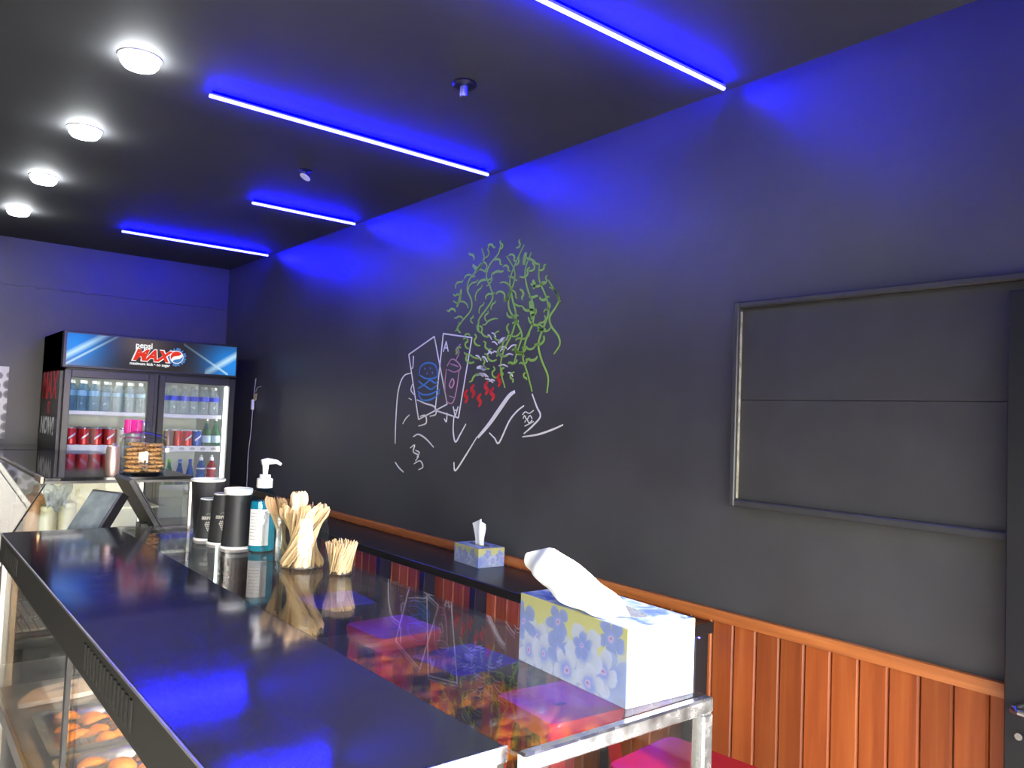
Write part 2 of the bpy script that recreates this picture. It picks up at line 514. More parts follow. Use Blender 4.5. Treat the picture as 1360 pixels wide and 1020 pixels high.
def smooth_line(pts, k=5):
    if len(pts) < 3: return pts
    P = [Vector((p[0], p[1], 0)) for p in pts]; P = [P[0] * 2 - P[1]] + P + [P[-1] * 2 - P[-2]]
    out = []
    for i in range(1, len(P) - 2):
        for s in range(k):
            t = s / k
            out.append(.5 * ((2 * P[i]) + (P[i + 1] - P[i - 1]) * t + (2 * P[i - 1] - 5 * P[i] + 4 * P[i + 1] - P[i + 2]) * t * t + (3 * P[i] - P[i - 1] - 3 * P[i + 1] + P[i + 2]) * t ** 3))
    out.append(P[-2])
    return [(p.x, p.y) for p in out]

# ---------------------------------------------------------------- the room
W, CE, BK, FR, LF = 2.14, 2.73, 6.40, -0.35, -2.2
struct('floor', B(LF - .1, W + .1, FR - .1, BK + .1, -.1, 0), 'concrete')
struct('ceiling', B(LF - .1, W + .1, FR - .1, BK + .1, CE, CE + .1), 'ceiling_paint')
wall_right = struct('wall_right', B(W, W + .12, FR - .1, BK + .1, 0, CE), 'black_wall_paint')
wall_back = struct('wall_back', B(LF - .1, W, BK, BK + .12, 0, CE), 'back_wall_paint')
# the upper sheeting of the back wall stands a little proud, with a rough taped joint
obj('upper_sheet', B(LF, W - .002, BK - .006, BK, 2.405, CE - .001), 'back_wall_paint', wall_back)
bm = bmesh.new()
x = LF
while x < W - .1:
    L_ = rng.uniform(.05, .22); z = 2.402 + rng.uniform(-.004, .003)
    box(bm, x, min(x + L_ * rng.uniform(.5, 1.0), W - .01), BK - .006 - rng.uniform(.002, .006), BK, z - rng.uniform(.002, .007), z + .004)
    x += L_
obj('torn_joint', bm, 'back_wall_paint', wall_back)
struct('wall_left', B(LF - .12, LF, FR - .1, BK + .1, 0, CE), 'kitchen_wall_paint')
# open shopfront behind the camera: header, piers and pavement
struct('wall_front', B((LF, W, FR - .12, FR, 1.92, CE), (LF, LF + .3, FR - .12, FR, 0, 1.92), (W - .30, W, FR - .12, FR, 0, 1.92)), 'black_wall_paint')  # unseen header lowered to cut the sun, right pier widened to cut reflections
struct('pavement', B(-14, 14, -16, FR - .12, -.14, -.02), 'pavement')

# timber boards below the dado rail
BW = .0808
bm = bmesh.new()
prof = [(-BW / 2 + .0012, .0), (-BW / 2 + .0012, .012), (-BW / 2 + .006, .018), (BW / 2 - .006, .018), (BW / 2 - .0012, .012), (BW / 2 - .0012, .0)]
prism([(p[1] * -1, p[0]) for p in prof], 'z', 0, .982, bm)
first = None
y = .759 - BW / 2
n = 0
while y < BK - .05:
    if first is None:
        first = struct('timber_board', bm, 'board_wood', wall_right); o = first
    else:
        o = first.copy(); COL.objects.link(o); o.parent = wall_right
    o.location = (W, y, .002)
    y += BW; n += 1
yy = .759 - 1.5 * BW
while yy > FR + .05:
    o = first.copy(); COL.objects.link(o); o.parent = wall_right; o.location = (W, yy, .002); yy -= BW
bm = B(W - .026, W, FR, BK, .984, 1.020, bev=.004, seg=2)
rail = struct('trim_1', bm, 'rail_wood', None, 40)

# ---------------------------------------------------------------- boarded panel on the right wall
p = thing('wall_panel', 'black painted boarded panel with a thin frame on the wall above the timber boards', 'panel', (W, 1.1, 1.36), world=True)
obj('sheet', B(W - .012, W - .001, .25, 1.487, 1.693, 1.985, bev=.001), 'black_paint_glossy', p)
obj('sheet', B(W - .012, W - .001, .25, 1.487, 1.378, 1.6915, bev=.001), 'black_paint_glossy', p)
obj('frame_stile', B(W - .034, W - .001, 1.487, 1.505, 1.356, 2.004, bev=.003), 'black_paint_glossy', p)
obj('frame_rail', B(W - .034, W - .001, .25, 1.487, 1.985, 2.004, bev=.004), 'black_paint_glossy', p)
obj('frame_rail', B(W - .034, W - .001, .25, 1.487, 1.356, 1.378, bev=.004), 'black_paint_glossy', p)
q = obj('bare_edge', B(W - .022, W - .012, 1.4855, 1.487, 1.382, 1.975), 'raw_edge', p)
q['label'] = 'unpainted pale timber edge inside the frame'

# ---------------------------------------------------------------- open door leaf folded against the wall
d = thing('door_leaf', 'glossy black open door leaf folded against the right wall with lever handle', 'door', (2.075, .3, 0), world=True)
obj('leaf', B(2.055, 2.098, -.14, .703, .012, 1.952, bev=.003), 'black_metal', d)
h = obj('handle', lathe([(0, 0), (.024, 0), (.026, .003), (.026, .010), (0, .010)], 24), 'black_metal', d, 40)
h.location = Vector((2.055, .667, .998)) - Vector((2.075, .3, 0)); h.rotation_euler = (0, -math.pi / 2, 0)
tb = tube([(0, 0, .008), (0, 0, .045), (0, -.012, .052), (0, -.11, .052)], .009, 10)
lv = obj('lever', tb, 'steel', None, 40); lv.parent = h
q = lathe([(0, 0), (.017, 0), (.018, .003), (.016, .006), (0, .006)], 20)
for v in q.verts: v.co.x *= 1.0
cyl = obj('lock_plate', prism([(.011 * math.cos(a), .009 + .011 * math.sin(a)) for a in [k * math.pi / 8 for k in range(-1, 10)]] + [(-.006, -.004), (-.006, -.018), (0, -.023), (.006, -.018), (.006, -.004)], 'z', 0, .012), 'aluminium', d)
cyl.rotation_euler = (math.pi / 2, 0, -math.pi / 2); cyl.location = Vector((2.055, .668, .922)) - Vector((2.075, .3, 0))
kr = lathe([(0, .012), (.008, .012), (.008, .0135), (0, .0135)], 16)
k = obj('key_barrel', kr, 'steel', None); k.parent = cyl; k.location = (0, .009, 0)
q = obj('handle', lathe([(0, 0), (.014, 0), (.015, .004), (.010, .008), (0, .008)], 20), 'black_metal', d, 40)
q.location = Vector((2.055, .667, 1.052)) - Vector((2.075, .3, 0)); q.rotation_euler = (0, -math.pi / 2, 0)

# ---------------------------------------------------------------- ceiling lights
spots = [(.586, 1.85, 'row end'), (.586, 2.73, ''), (.584, 3.61, ''), (.566, 4.53, ''), (.560, 5.43, '')]
labels = ['downlight above the near end of the food counter', 'largest bright downlight at upper left, nearest of the four in view',
          'second downlight in the row, between the largest and the small ones', 'third downlight in the row towards the back wall',
          'smallest, farthest downlight in the row by the back wall']
for (x, y, _), lb in zip(spots, labels):
    t = thing('downlight', lb, 'ceiling light', (x, y, CE), group='white downlights in a row along the ceiling')
    obj('ring', lathe([(.058, 0), (.066, 0), (.066, -.004), (.061, -.006), (.058, -.004)], 32), 'white_plastic', t, 40)
    obj('diffuser', lathe([(.058, -.002), (.057, -.022), (.047, -.034), (.02, -.040), (0, -.041)], 32), 'downlight_white', t, 60)  # dome made deep so its side spill lights the ceiling around
strips = [(1.54, .87, 2.07, 'blue neon tube nearest the camera at the top of the picture'),
          (2.815, .836, 2.072, 'longest blue neon tube across the middle of the ceiling'),
          (4.115, 1.475, 2.082, 'short blue neon tube, third from the camera'),
          (5.435, 1.125, 2.082, 'thin blue neon tube farthest away, near the back wall'),
          (.27, .87, 2.07, 'blue neon tube overhead beside the open shopfront')]
for (y, x0, x1, lb) in strips:
    t = thing('neon_tube', lb, 'tube light', (x0, y, CE), group='blue neon tubes across the ceiling')
    L_ = x1 - x0
    obj('glow_shield', B(.005, L_ - .005, -.011, .011, -.020, -.0172), 'black_metal', t)  # plate shaped to keep the added glow from shining down
    obj('added_glow', B(.01, L_ - .01, -.004, .004, -.017, -.008), 'added_blue_glow', t)  # made-up emitter above the tube, added to brighten the ceiling
    obj('tube', tube([(0, 0, -.027), (L_, 0, -.027)], .0065, 10), 'blue_tube', t, 40)
    for xx in (.15 * L_, .85 * L_):
        obj('hanger', tube([(xx, 0, -.009), (xx, 0, -.0005)], .003, 6), 'black_metal', t)
t = thing('smoke_detector', 'small black detector with stubby cylinder on the ceiling between the long tubes', 'detector', (1.466, 2.147, CE))
obj('base', lathe([(0, 0), (.040, 0), (.042, -.006), (.036, -.014), (0, -.014)], 28), 'black_metal', t, 40)
obj('sensor', lathe([(.014, -.014), (.015, -.040), (.012, -.048), (0, -.048)], 16), 'dull_steel', t, 40)
t = thing('ceiling_sprinkler', 'small sprinkler head with a pale tilted plate on the dark ceiling', 'sprinkler', (1.479, 3.45, CE))
obj('base', lathe([(0, 0), (.030, 0), (.030, -.004), (.012, -.008), (.010, -.024), (0, -.024)], 20), 'black_metal', t, 40)
pl = obj('plate', lathe([(0, 0), (.026, 0), (.026, -.003), (0, -.003)], 20), 'white_plastic', t, 40)
pl.location = (0, 0, -.032); pl.rotation_euler = (0, R(28), 0)
obj('strut', tube([(0, 0, -.022), (0, 0, -.034)], .004, 8), 'steel', t)

# ---------------------------------------------------------------- bench along the wall
b = thing('wall_bench', 'black laminate bench running along the timber wall under the rail', 'bench', (1.97, 3.8, 0), world=True)
obj('bench_top', B(1.825, W - .019, 1.56, 6.2, .942, .978, bev=.003), 'bench_laminate', b)
for yy in (1.60, 1.96, 2.37, 2.78, 3.19, 3.61, 4.03, 4.45, 4.87):
    obj('support', B(2.055, W - .02, yy - .022, yy + .022, 0, .942, bev=.002), 'black_satin', b)
obj('apron', B(2.07, W - .02, 1.585, 6.2, .90, .942), 'black_satin', b)
li = obj('led_strip', B(1.985, 1.995, 1.60, 6.1, .936, .940), 'bench_led', b)
obj('led_end', B(2.066, 2.070, 1.572, 1.592, .930, .934), 'led_violet', b)

# ---------------------------------------------------------------- hot food counter
c = thing('food_counter', 'glass hot food counter with worn black top shelf and chrome end frame', 'display counter', (.68, 1.86, 0), world=True)
X0, XM, X1, Y0, Y1, ZT = .318, .652, 1.040, .797, 2.945, 1.18
hood = obj('top_shelf', B(X0, XM, Y0, Y1, ZT - .006, ZT, bev=.0015), 'worn_black_laminate', c)
obj('edge_trim', B(X0 - .003, X0, Y0, Y1, ZT - .004, ZT), 'dull_steel', hood)
obj('edge_trim', B(X0, XM + .002, Y0 - .0025, Y0, ZT - .020, ZT + .001), 'aluminium', hood)
obj('side_fascia', B(X0, X0 + .012, Y0, Y1, 1.094, ZT - .006), 'counter_black', c)
sf = obj('side_fascia', B(XM - .012, XM, Y0, Y1, 1.094, ZT - .006), 'counter_black', c)
obj('end_fascia', B(X0 + .012, XM - .012, Y0, Y0 + .010, 1.094, ZT - .006), 'steel', c)
obj('end_fascia', B(X0 + .012, XM - .012, Y1 - .010, Y1, 1.094, ZT - .006), 'counter_black', c)
for (s0, n_) in ((1.27, 14), (2.55, 11)):
    for k_ in range(n_):
        yv = s0 + k_ * .026
        obj('vent_louvre', B(X0 - .003, X0 + .001, yv, yv + .012, 1.112, 1.160, bev=.001), 'counter_black', c)
# glass: top, customer front, two ends, two sliding doors on the serving side
obj('top_glass', B(XM + .001, X1, .778, Y1 - .02, 1.172, 1.180, bev=.001), 'case_glass', c)
obj('front_glass', B(X1 - .010, X1 - .004, .786, Y1 - .03, .705, 1.1715), 'case_glass', c)
obj('end_glass', B(XM + .017, X1 - .024, .768, .773, .705, 1.156), 'case_glass', c)
obj('end_glass', B(.345, X1 - .026, Y1 - .022, Y1 - .017, .705, 1.092), 'case_glass', c)
sd = obj('sliding_door', B(.330, .335, 1.84, Y1 - .03, .705, 1.092), 'case_glass', c)
obj('door_edge', B(.328, .337, 1.832, 1.852, .705, 1.092), 'black_metal', sd)
obj('sliding_door', B(.340, .345, .83, 1.86, .705, 1.092), 'case_glass', c)
# chrome frame at the near end, posts at the far end
obj('frame_bar', B(XM + .003, X1, .760, .7775, 1.156, 1.180, bev=.003), 'aluminium', c)
obj('frame_post', B(X1 - .024, X1, .760, .784, 0.0, 1.156, bev=.003), 'aluminium', c)
obj('frame_post', B(XM + .003, XM + .017, .760, .7775, .70, 1.156, bev=.002), 'aluminium', c)
obj('frame_post', B(.322, .346, .81, .834, 0.0, 1.094, bev=.002), 'warm_post', c)
obj('frame_post', B(.322, .352, Y1 - .030, Y1 - .002, 0, 1.094, bev=.002), 'dull_steel', c)
obj('frame_post', B(.352, .370, Y1 - .030, Y1 - .002, 0, 1.094, bev=.002), 'warm_post', c)
obj('frame_post', B(X1 - .024, X1 - .002, Y1 - .024, Y1 - .004, 0, 1.171, bev=.002), 'aluminium', c)
obj('lower_rail', B((.322, .350, .83, Y1 - .03, .665, .704), (X1 - .022, X1, .776, Y1 - .03, .668, .704), (.346, X1 - .022, .776, .80, .668, .704)), 'dull_steel', c)
# base cabinet: panels, leaving the near third open under the glass end
obj('deck', B(.350, X1 - .022, 1.18, Y1 - .03, .690, .704), 'dull_steel', c)
obj('base_panel', B(.352, X1 - .03, 1.20, Y1 - .04, .06, .690), 'black_satin', c)
obj('plinth', B(.40, X1 - .06, 1.24, Y1 - .08, .0, .06), 'black_metal', c)
lamp = obj('heat_lamp', tube([(.47, 1.35, 1.112), (.47, 2.80, 1.112)], .008, 10), 'warm_tube', c, 40)
obj('lamp_reflector', B(.43, .51, 1.33, 2.82, 1.122, 1.126), 'steel', lamp)

# food pans let into the deck
def make_pan(yc, lb):
    t = thing('food_pan', lb, 'food pan', (.635, yc, .704), group='steel food pans in the counter')
    hx, hy, dp = .265, .163, .045
    bm = bmesh.new()
    def ring(sx, sy, z, r, n=5):
        out = []
        for (cx, cy, a0) in ((sx - r, sy - r, 0), (-sx + r, sy - r, 90), (-sx + r, -sy + r, 180), (sx - r, -sy + r, 270)):
            for k in range(n):
                a = R(a0 + 90 * k / (n - 1)); out.append(bm.verts.new((cx + r * math.cos(a), cy + r * math.sin(a), z)))
        return out
    rs = [ring(hx, hy, .024, .03), ring(hx, hy, .030, .03), ring(hx - .022, hy - .022, .030, .03), ring(hx - .026, hy - .026, .024, .03), ring(hx - .034, hy - .034, .004, .03), ring(hx - .042, hy - .042, .002, .03)]
    for a, b_ in zip(rs, rs[1:]):
        for k in range(len(a)): bm.faces.new((a[k], a[(k + 1) % len(a)], b_[(k + 1) % len(a)], b_[k]))
    bm.faces.new(rs[-1]); 
    bmesh.ops.recalc_face_normals(bm, faces=bm.faces)
    obj('pan_body', bm, 'steel', t, 30)
    holes = bmesh.new()
    for i in range(-9, 10):
        for j in range(-5, 6):
            lathe([(0, .0030), (.004, .0030), (.004, .0026)], 6, (i * .022, j * .019), holes)
    q = obj('drain_holes', holes, 'black_metal', t); q['kind'] = 'stuff'
    return t
pan_labels = ['steel pan of orange potato wedges nearest the pale chopping board', 'steel food pan of potato wedges, second from the chopping board', 'steel food pan of potato wedges at the near end of the counter']
def make_wedge(seed):
    r = random.Random(seed); bm = bmesh.new()
    n, rings = 7, []
    L_ = .062
    for i in range(7):
        t = i / 6; w_ = math.sin(math.pi * (.06 + .88 * t)) ** .6
        rings.append([bm.verts.new((-(L_ / 2) + L_ * t, .019 * w_ * math.cos(2 * math.pi * k / n) * r.uniform(.85, 1.15), .010 * w_ * math.sin(2 * math.pi * k / n) * r.uniform(.8, 1.2) + .006 * math.sin(math.pi * t))) for k in range(n)])
    for a, b_ in zip(rings, rings[1:]):
        for k in range(n): bm.faces.new((a[k], a[(k + 1) % n], b_[(k + 1) % n], b_[k]))
    bm.faces.new(rings[0]); bm.faces.new(list(reversed(rings[-1])))
    bmesh.ops.recalc_face_normals(bm, faces=bm.faces)
    return bm
protos = []
wedge_lb = ['orange potato wedge in the pan next to the chopping board', 'orange potato wedge in the second pan from the chopping board', 'orange potato wedge in the pan at the near end']
for pi, yc in enumerate((2.375, 2.03, 1.685)):
    make_pan(yc, pan_labels[pi])
    rr = random.Random(40 + pi)
    slots = []
    for i in range(7):
        for j in range(4): slots.append((-.185 + i * .060, -.075 + j * .050))
    if pi == 0: slots = [s for s in slots if not (s[0] > .05 and s[1] < -.04)]
    for si, (sx, sy) in enumerate(slots):
        lay = 1 if (si % 3 == 0) else 0
        loc = (.635 + sx + rr.uniform(-.008, .008), yc + sy + rr.uniform(-.008, .008), .704 + .0145 + lay * .016)
        rot = (rr.uniform(-.25, .25), rr.uniform(-.15, .15), rr.uniform(-.6, .6))
        if len(protos) < 4:
            o = single('potato_wedge', make_wedge(len(protos)), 'potato', wedge_lb[pi], 'potato wedge', loc, rot, 'potato wedges in pan %s' % ('one', 'two', 'three')[pi], 60)
            protos.append(o)
        else:
            o = protos[si % 4].copy(); COL.objects.link(o); o.location = loc; o.rotation_euler = rot
            tag(o, wedge_lb[pi], 'potato wedge', 'potato wedges in pan %s' % ('one', 'two', 'three')[pi])

# white chopping board lying at the far end of the deck
poly = []
pts = [(-.13, -.075, .035), (.10, -.065, .05), (.115, .085, .045), (-.06, .045, .03)]
def round_poly(pts, n=5):
    out = []
    m_ = len(pts)
    for i, (x, y, r) in enumerate(pts):
        p = Vector((x, y)); a = Vector(pts[i - 1][:2]); b_ = Vector(pts[(i + 1) % m_][:2])
        u, v = (a - p).normalized() * r, (b_ - p).normalized() * r
        for k in range(n):
            t = k / (n - 1); out.append(tuple((1 - t) ** 2 * (p + u) + 2 * t * (1 - t) * p + t * t * (p + v)))
    return out
outer = round_poly(pts)
t = thing('chopping_board', 'pale plastic chopping board with a handle slot lying on the counter deck', 'chopping board', (.475, 2.752, .706), R(2))
obj('board', prism(outer, 'z', 0, .014), 'board_plastic', t)
obj('handle_slot', prism(round_poly([(-.045, -.012, .01), (.045, .004, .01), (.05, .026, .01), (-.01, .018, .01)]), 'z', .0138, .0146), 'dull_steel', t)

# ---------------------------------------------------------------- till counter, keyboard and screens behind the food counter
single('till_counter', B((.36, 1.04, 2.962, 3.53, .80, .83), (.40, 1.02, 2.98, 3.52, 0, .80), bev=.003), 'black_satin', 'low black till counter between the food counter and the sauce case', 'counter', (.7, 3.24, 0), world=True)
kb = thing('keyboard', 'till keyboard with rows of pale keys seen through the counter end glass', 'keyboard', (.445, 3.20, .830))
obj('body', B(-.072, .072, -.22, .22, 0, .018, bev=.004), 'black_metal', kb)
key = None
for i in range(6):
    for j in range(17):
        if i in (0, 1) and 5 < j < 9 : continue
        if key is None:
            key = obj('key', B(-.009, .009, -.0095, .0095, .018, .026, bev=.002), 'key_plastic', kb); kk = key
        else:
            kk = key.copy(); COL.objects.link(kk); kk.parent = kb
        kk.location = (-.058 + i * .0232, -.202 + j * .0252, 0)
def tilted(x0, z0, x1, z1, y0, y1, th):
    """panel leaning in x-z between (x0,z0) bottom and (x1,z1) top."""
    return quad_slab([(x0, y0, z0), (x0, y1, z0), (x1, y1, z1), (x1, y0, z1)], th)
s = thing('till_screen', 'silver till touch screen leaning back towards the server with grey glare put into its glass colour', 'screen', (.62, 3.18, .83), world=True)
s.rotation_euler = (0, 0, R(24))
obj('housing', tilted(.560, 1.120, .664, 1.280, 3.08, 3.25, .030), 'black_metal', s)
obj('bezel', tilted(.556, 1.118, .660, 1.278, 3.084, 3.246, .006), 'screen_silver', s)
obj('glass', tilted(.5545, 1.124, .6555, 1.274, 3.090, 3.240, -.002), 'screen_glare_grey', s)
obj('stand', B((.60, .64, 3.14, 3.21, .85, 1.18), (.55, .70, 3.09, 3.26, .83, .85), bev=.004), 'black_metal', s)
s = thing('customer_screen', 'black monitor seen from behind, leaning beside the till touch screen', 'screen', (.78, 3.2, .83), world=True)
obj('housing', tilted(.835, 1.105, .708, 1.325, 3.06, 3.30, .016), 'black_satin', s)
obj('rim', tilted(.852, 1.112, .725, 1.329, 3.056, 3.304, .004), 'black_metal', s)
obj('stand', B((.775, .805, 3.15, 3.21, .85, 1.16), (.735, .86, 3.10, 3.26, .83, .85), bev=.004), 'black_metal', s)

# ---------------------------------------------------------------- sauce display case
CX0, CX1, CY0, CY1, CZ = .515, 1.080, 3.55, 5.55, 1.30
c2 = thing('sauce_case', 'lit glass sauce display case with slanted side and mirror black top', 'display case', (.75, 4.5, 0), world=True)
obj('case_top', B(CX0, CX1, CY0, CY1, CZ - .014, CZ, bev=.002), 'mirror_black_top', c2)
obj('top_frame', B((CX0, CX1, CY0 - .002, CY0 + .012, CZ - .024, CZ - .014), (CX1 - .012, CX1, CY0, CY1, CZ - .024, CZ - .014), (CX0, CX0 + .012, CY0, CY1, CZ - .024, CZ - .014)), 'black_metal', c2)
obj('corner_bracket', quad_slab([(CX0 - .006, CY0 - .004, CZ - .020), (CX0 - .006, CY0 + .16, CZ - .020), (CX0 - .006, CY0 + .16, CZ + .002), (CX0 - .006, CY0 - .004, CZ + .002)], -.008), 'bronze', c2)
slant = obj('slanted_glass', quad_slab([(.345, CY0, .95), (.345, CY1, .95), (CX0 + .004, CY1, CZ - .024), (CX0 + .004, CY0, CZ - .024)], -.005), 'case_glass', c2)
obj('glass_edge', tube([(.345, CY0, .95), (CX0 + .004, CY0, CZ - .024)], .003, 6), 'black_metal', slant)
obj('end_glass', prism([(.356, .96), (CX1 - .014, .96), (CX1 - .014, CZ - .024), (CX0 + .008, CZ - .024)], 'y', CY0 + .002, CY0 + .007), 'case_glass', c2)
obj('corner_post', B(CX1 - .014, CX1, CY0, CY0 + .014, 0, CZ - .024, bev=.002), 'dull_steel', c2)
obj('front_glass', B(CX1 - .008, CX1 - .003, CY0 + .014, CY1, .96, CZ - .024), 'case_glass', c2)
obj('deck', B(.36, CX1 - .01, CY0 + .01, CY1, .965, .98), 'steel', c2)
obj('base_cabinet', B(.38, CX1, CY0 + .01, CY1, 0, .965), 'black_satin', c2)
obj('partition', B(.52, CX1 - .02, 4.35, 4.362, .981, CZ - .03), 'cream_panel', c2)
obj('inner_shelf', B(.74, CX1 - .02, 3.98, 4.35, 1.115, 1.123), 'cream_panel', c2)
obj('lamp_tube', tube([(.60, 3.92, CZ - .034), (1.04, 3.92, CZ - .034)], .007, 10), 'case_tube', c2, 40)
obj('lamp_shade', B(.58, 1.06, 3.70, 3.905, CZ - .034, CZ - .026), 'dull_steel', c2)
obj('shelf_post', B(.962, .980, 3.96, 3.975, .98, CZ - .03), 'dull_steel', c2)
# squeeze bottles
def squeeze(name, label, loc, m, s_=1.0):
    t = thing(name, label, 'bottle', loc, group='squeeze bottles in the sauce case')
    obj('body', lathe([(0, 0), (.026 * s_, 0), (.029 * s_, .006), (.029 * s_, .135 * s_), (.025 * s_, .150 * s_), (.020 * s_, .155 * s_)], 20), m, t, 40)
    obj('lid', lathe([(.024 * s_, .151 * s_), (.027 * s_, .153 * s_), (.027 * s_, .168 * s_), (.018 * s_, .173 * s_), (.011 * s_, .178 * s_), (.0065 * s_, .200 * s_), (.004 * s_, .202 * s_), (0, .202 * s_)], 16), m, t, 40)
    return t
squeeze('squeeze_bottle', 'wide peach coloured squeeze bottle at the slanted glass', (.528, 3.84, .981), 'sauce_peach', 1.32)
squeeze('squeeze_bottle', 'cream squeeze bottle beside the peach coloured one', (.560, 3.72, .981), 'sauce_cream', 1.12)
squeeze('squeeze_bottle', 'tall cream squeeze bottle under the crumpled plastic bag', (.632, 3.74, .981), 'sauce_cream', 1.18)
squeeze('squeeze_bottle', 'pale squeeze bottle just left of the till screen', (.690, 3.86, .981), 'sauce_cream', 1.2)
squeeze('squeeze_bottle', 'pale squeeze bottle half hidden by the till screen', (.760, 3.84, .981), 'sauce_cream', 1.22)
squeeze('squeeze_bottle', 'brown sauce bottle at the far left behind the slanted glass', (.490, 4.00, .981), 'sauce_brown', 1.02)
bm = bmesh.new()
bmesh.ops.create_grid(bm, x_segments=14, y_segments=14, size=.5)
r_ = random.Random(9)
for v in bm.verts:
    u, w_ = v.co.x + .5, v.co.y + .5
    k = .5 + .5 * w_
    v.co = Vector((.575 + (u - .5) * .12 * k, 3.640 + .02 * math.sin(u * 17) * math.cos(w_ * 9) + r_.uniform(-.006, .006), 1.165 + w_ * .105 + .012 * math.sin(u * 9)))
bmesh.ops.solidify(bm, geom=bm.faces, thickness=.001)
single('plastic_bag', bm, 'film_plastic', 'crumpled clear plastic bag hanging inside the sauce case glass', 'plastic bag', (.575, 3.64, 1.165), world=True, smooth=80)

# back counter beside the fridge
single('back_counter', B((-.6, .855, 5.60, 6.385, 1.27, CZ), (-.58, .84, 5.64, 6.37, 0, 1.27), bev=.002), 'mirror_black_top', 'glossy black side counter between the fridge side and back wall', 'counter', (.1, 6.0, 0), world=True)
single('menu_poster', B(.10, .668, 6.374, 6.379, 1.335, 1.83), 'menu_print', 'grey printed menu sheet on the back wall at the far left edge', 'poster', (.38, 6.377, 1.335), world=True)

# ---------------------------------------------------------------- drinks fridge
FX0, FX1, FY, FB, FZ = .868, 1.972, 5.62, 6.38, 2.056
f = thing('drinks_fridge', 'tall black two-door glass drinks fridge with a lit cola sign', 'fridge', (1.42, 6.0, 0), world=True)
body = obj('cabinet', B((FX0, FX0 + .035, FY + .045, FB, .0, FZ), (FX1 - .035, FX1, FY + .045, FB, .0, FZ), (FX0, FX1, FY + .045, FB, 1.80, FZ), (FX0, FX1, FB - .03, FB, 0, FZ), (FX0, FX1, FY + .045, FB, 0, .14)), 'black_satin', f)
obj('liner', B((FX0 + .035, FX0 + .045, FY + .07, FB - .03, .14, 1.80), (FX1 - .045, FX1 - .035, FY + .07, FB - .03, .14, 1.80), (FX0 + .045, FX1 - .045, FB - .045, FB - .03, .14, 1.80), (FX0 + .045, FX1 - .045, FY + .07, FB - .045, 1.785, 1.80)), 'liner_white', f)
header = obj('header_box', B(FX0, FX1, FY, FY + .045, 1.822, FZ, bev=.004), 'black_metal', f)
sign = obj('sign_panel', B(FX0 + .02, FX1 - .012, FY - .004, FY, 1.838, FZ - .014), 'header_art', f)
def sign_text(name, body_, size, x, z, m, parent, depth, shear=0.0, bold=0.0, sx=1.0, rot=0.0):
    bm = text_mesh(body_, size, .0008, shear, 1.0, bold)
    xf(bm, basis((sx, 0, 0), (0, 0, 1), (x, FY - depth, z)))
    return obj(name, bm, m, parent)
sign_text('lettering', 'pepsi', .054, 1.342, 1.998, 'sign_white', sign, .0055, 0, .0012, .95)
sign_text('lettering_outline', 'MAX', .105, 1.385, 1.932, 'sign_white', sign, .0050, .35, .008, 1.02)
sign_text('lettering', 'MAX', .100, 1.385, 1.932, 'sign_red', sign, .0065, .35, .0045, 1.02)
sign_text('lettering', 'maximum kick • no sugar', .026, 1.385, 1.876, 'sign_white', sign, .0055, 0, .0006, .95)
# round badge: blue burst, white disc, red and blue waves
cx, cz = 1.552, 1.938
burst = []
for k in range(36):
    a = 2 * math.pi * k / 36; r = .066 if k % 2 else .052 + .01 * math.sin(k)
    burst.append((cx + r * math.cos(a), cz + r * math.sin(a)))
obj('badge_burst', prism(burst, 'y', FY - .0048, FY - .0040), 'sign_blue', sign)
disc = [(cx + .044 * math.cos(2 * math.pi * k / 32), cz + .044 * math.sin(2 * math.pi * k / 32)) for k in range(32)]
obj('badge_disc', prism(disc, 'y', FY - .0060, FY - .0049), 'sign_white', sign)
def lens(a0, a1, bulge, r=.040):
    pts = [(cx + r * math.cos(R(a0 + (a1 - a0) * k / 14)), cz + r * math.sin(R(a0 + (a1 - a0) * k / 14))) for k in range(15)]
    p, q = Vector(pts[-1]), Vector(pts[0])
    nrm = Vector((-(q - p).y, (q - p).x)).normalized()
    back = []
    for k in range(1, 10):
        t = k / 10; s_ = bulge * math.sin(2 * math.pi * t) * .5 + bulge * .4 * math.sin(math.pi * t)
        w_ = p.lerp(q, t) + nrm * s_; back.append((w_.x, w_.y))
    return pts + back
obj('badge_wave', prism(lens(38, 208, .012), 'y', FY - .0068, FY - .0061), 'sign_red', sign)
obj('badge_wave', prism(lens(228, 375, .010), 'y', FY - .0068, FY - .0061), 'sign_blue', sign)
# doors
for k_, (dx0, dx1) in enumerate(((.885, 1.425), (1.452, 1.966))):
    fw = .040
    d = obj('door', B((dx0, dx0 + fw, FY, FY + .04, .15, 1.812), (dx1 - fw, dx1, FY, FY + .04, .15, 1.812), (dx0 + fw, dx1 - fw, FY, FY + .04, 1.762, 1.812), (dx0 + fw, dx1 - fw, FY, FY + .04, .15, .21), bev=.003), 'black_metal', f)
    obj('pane', B(dx0 + fw, dx1 - fw, FY + .012, FY + .017, .21, 1.762), 'fridge_glass', d)
    obj('handle', B((dx1 - .030 if k_ == 0 else dx0 + .012), (dx1 - .012 if k_ == 0 else dx0 + .030), FY - .022, FY + .001, .75, 1.15, bev=.004), 'black_metal', d)
obj('door_post', B(1.427, 1.450, FY + .022, FY + .06, .14, 1.81), 'black_satin', f)
obj('light_tube', B(FX1 - .060, FX1 - .046, FY + .055, FY + .068, .25, 1.755, bev=.003), 'fridge_tube', f)
obj('light_tube', B(1.421, 1.431, FY + .066, FY + .078, .25, 1.755, bev=.003), 'fridge_tube', f)
obj('light_tube', B(.93, 1.40, FY + .080, FY + .092, 1.768, 1.780, bev=.003), 'fridge_tube', f)
SH = [1.545, 1.325, 1.055, .75]
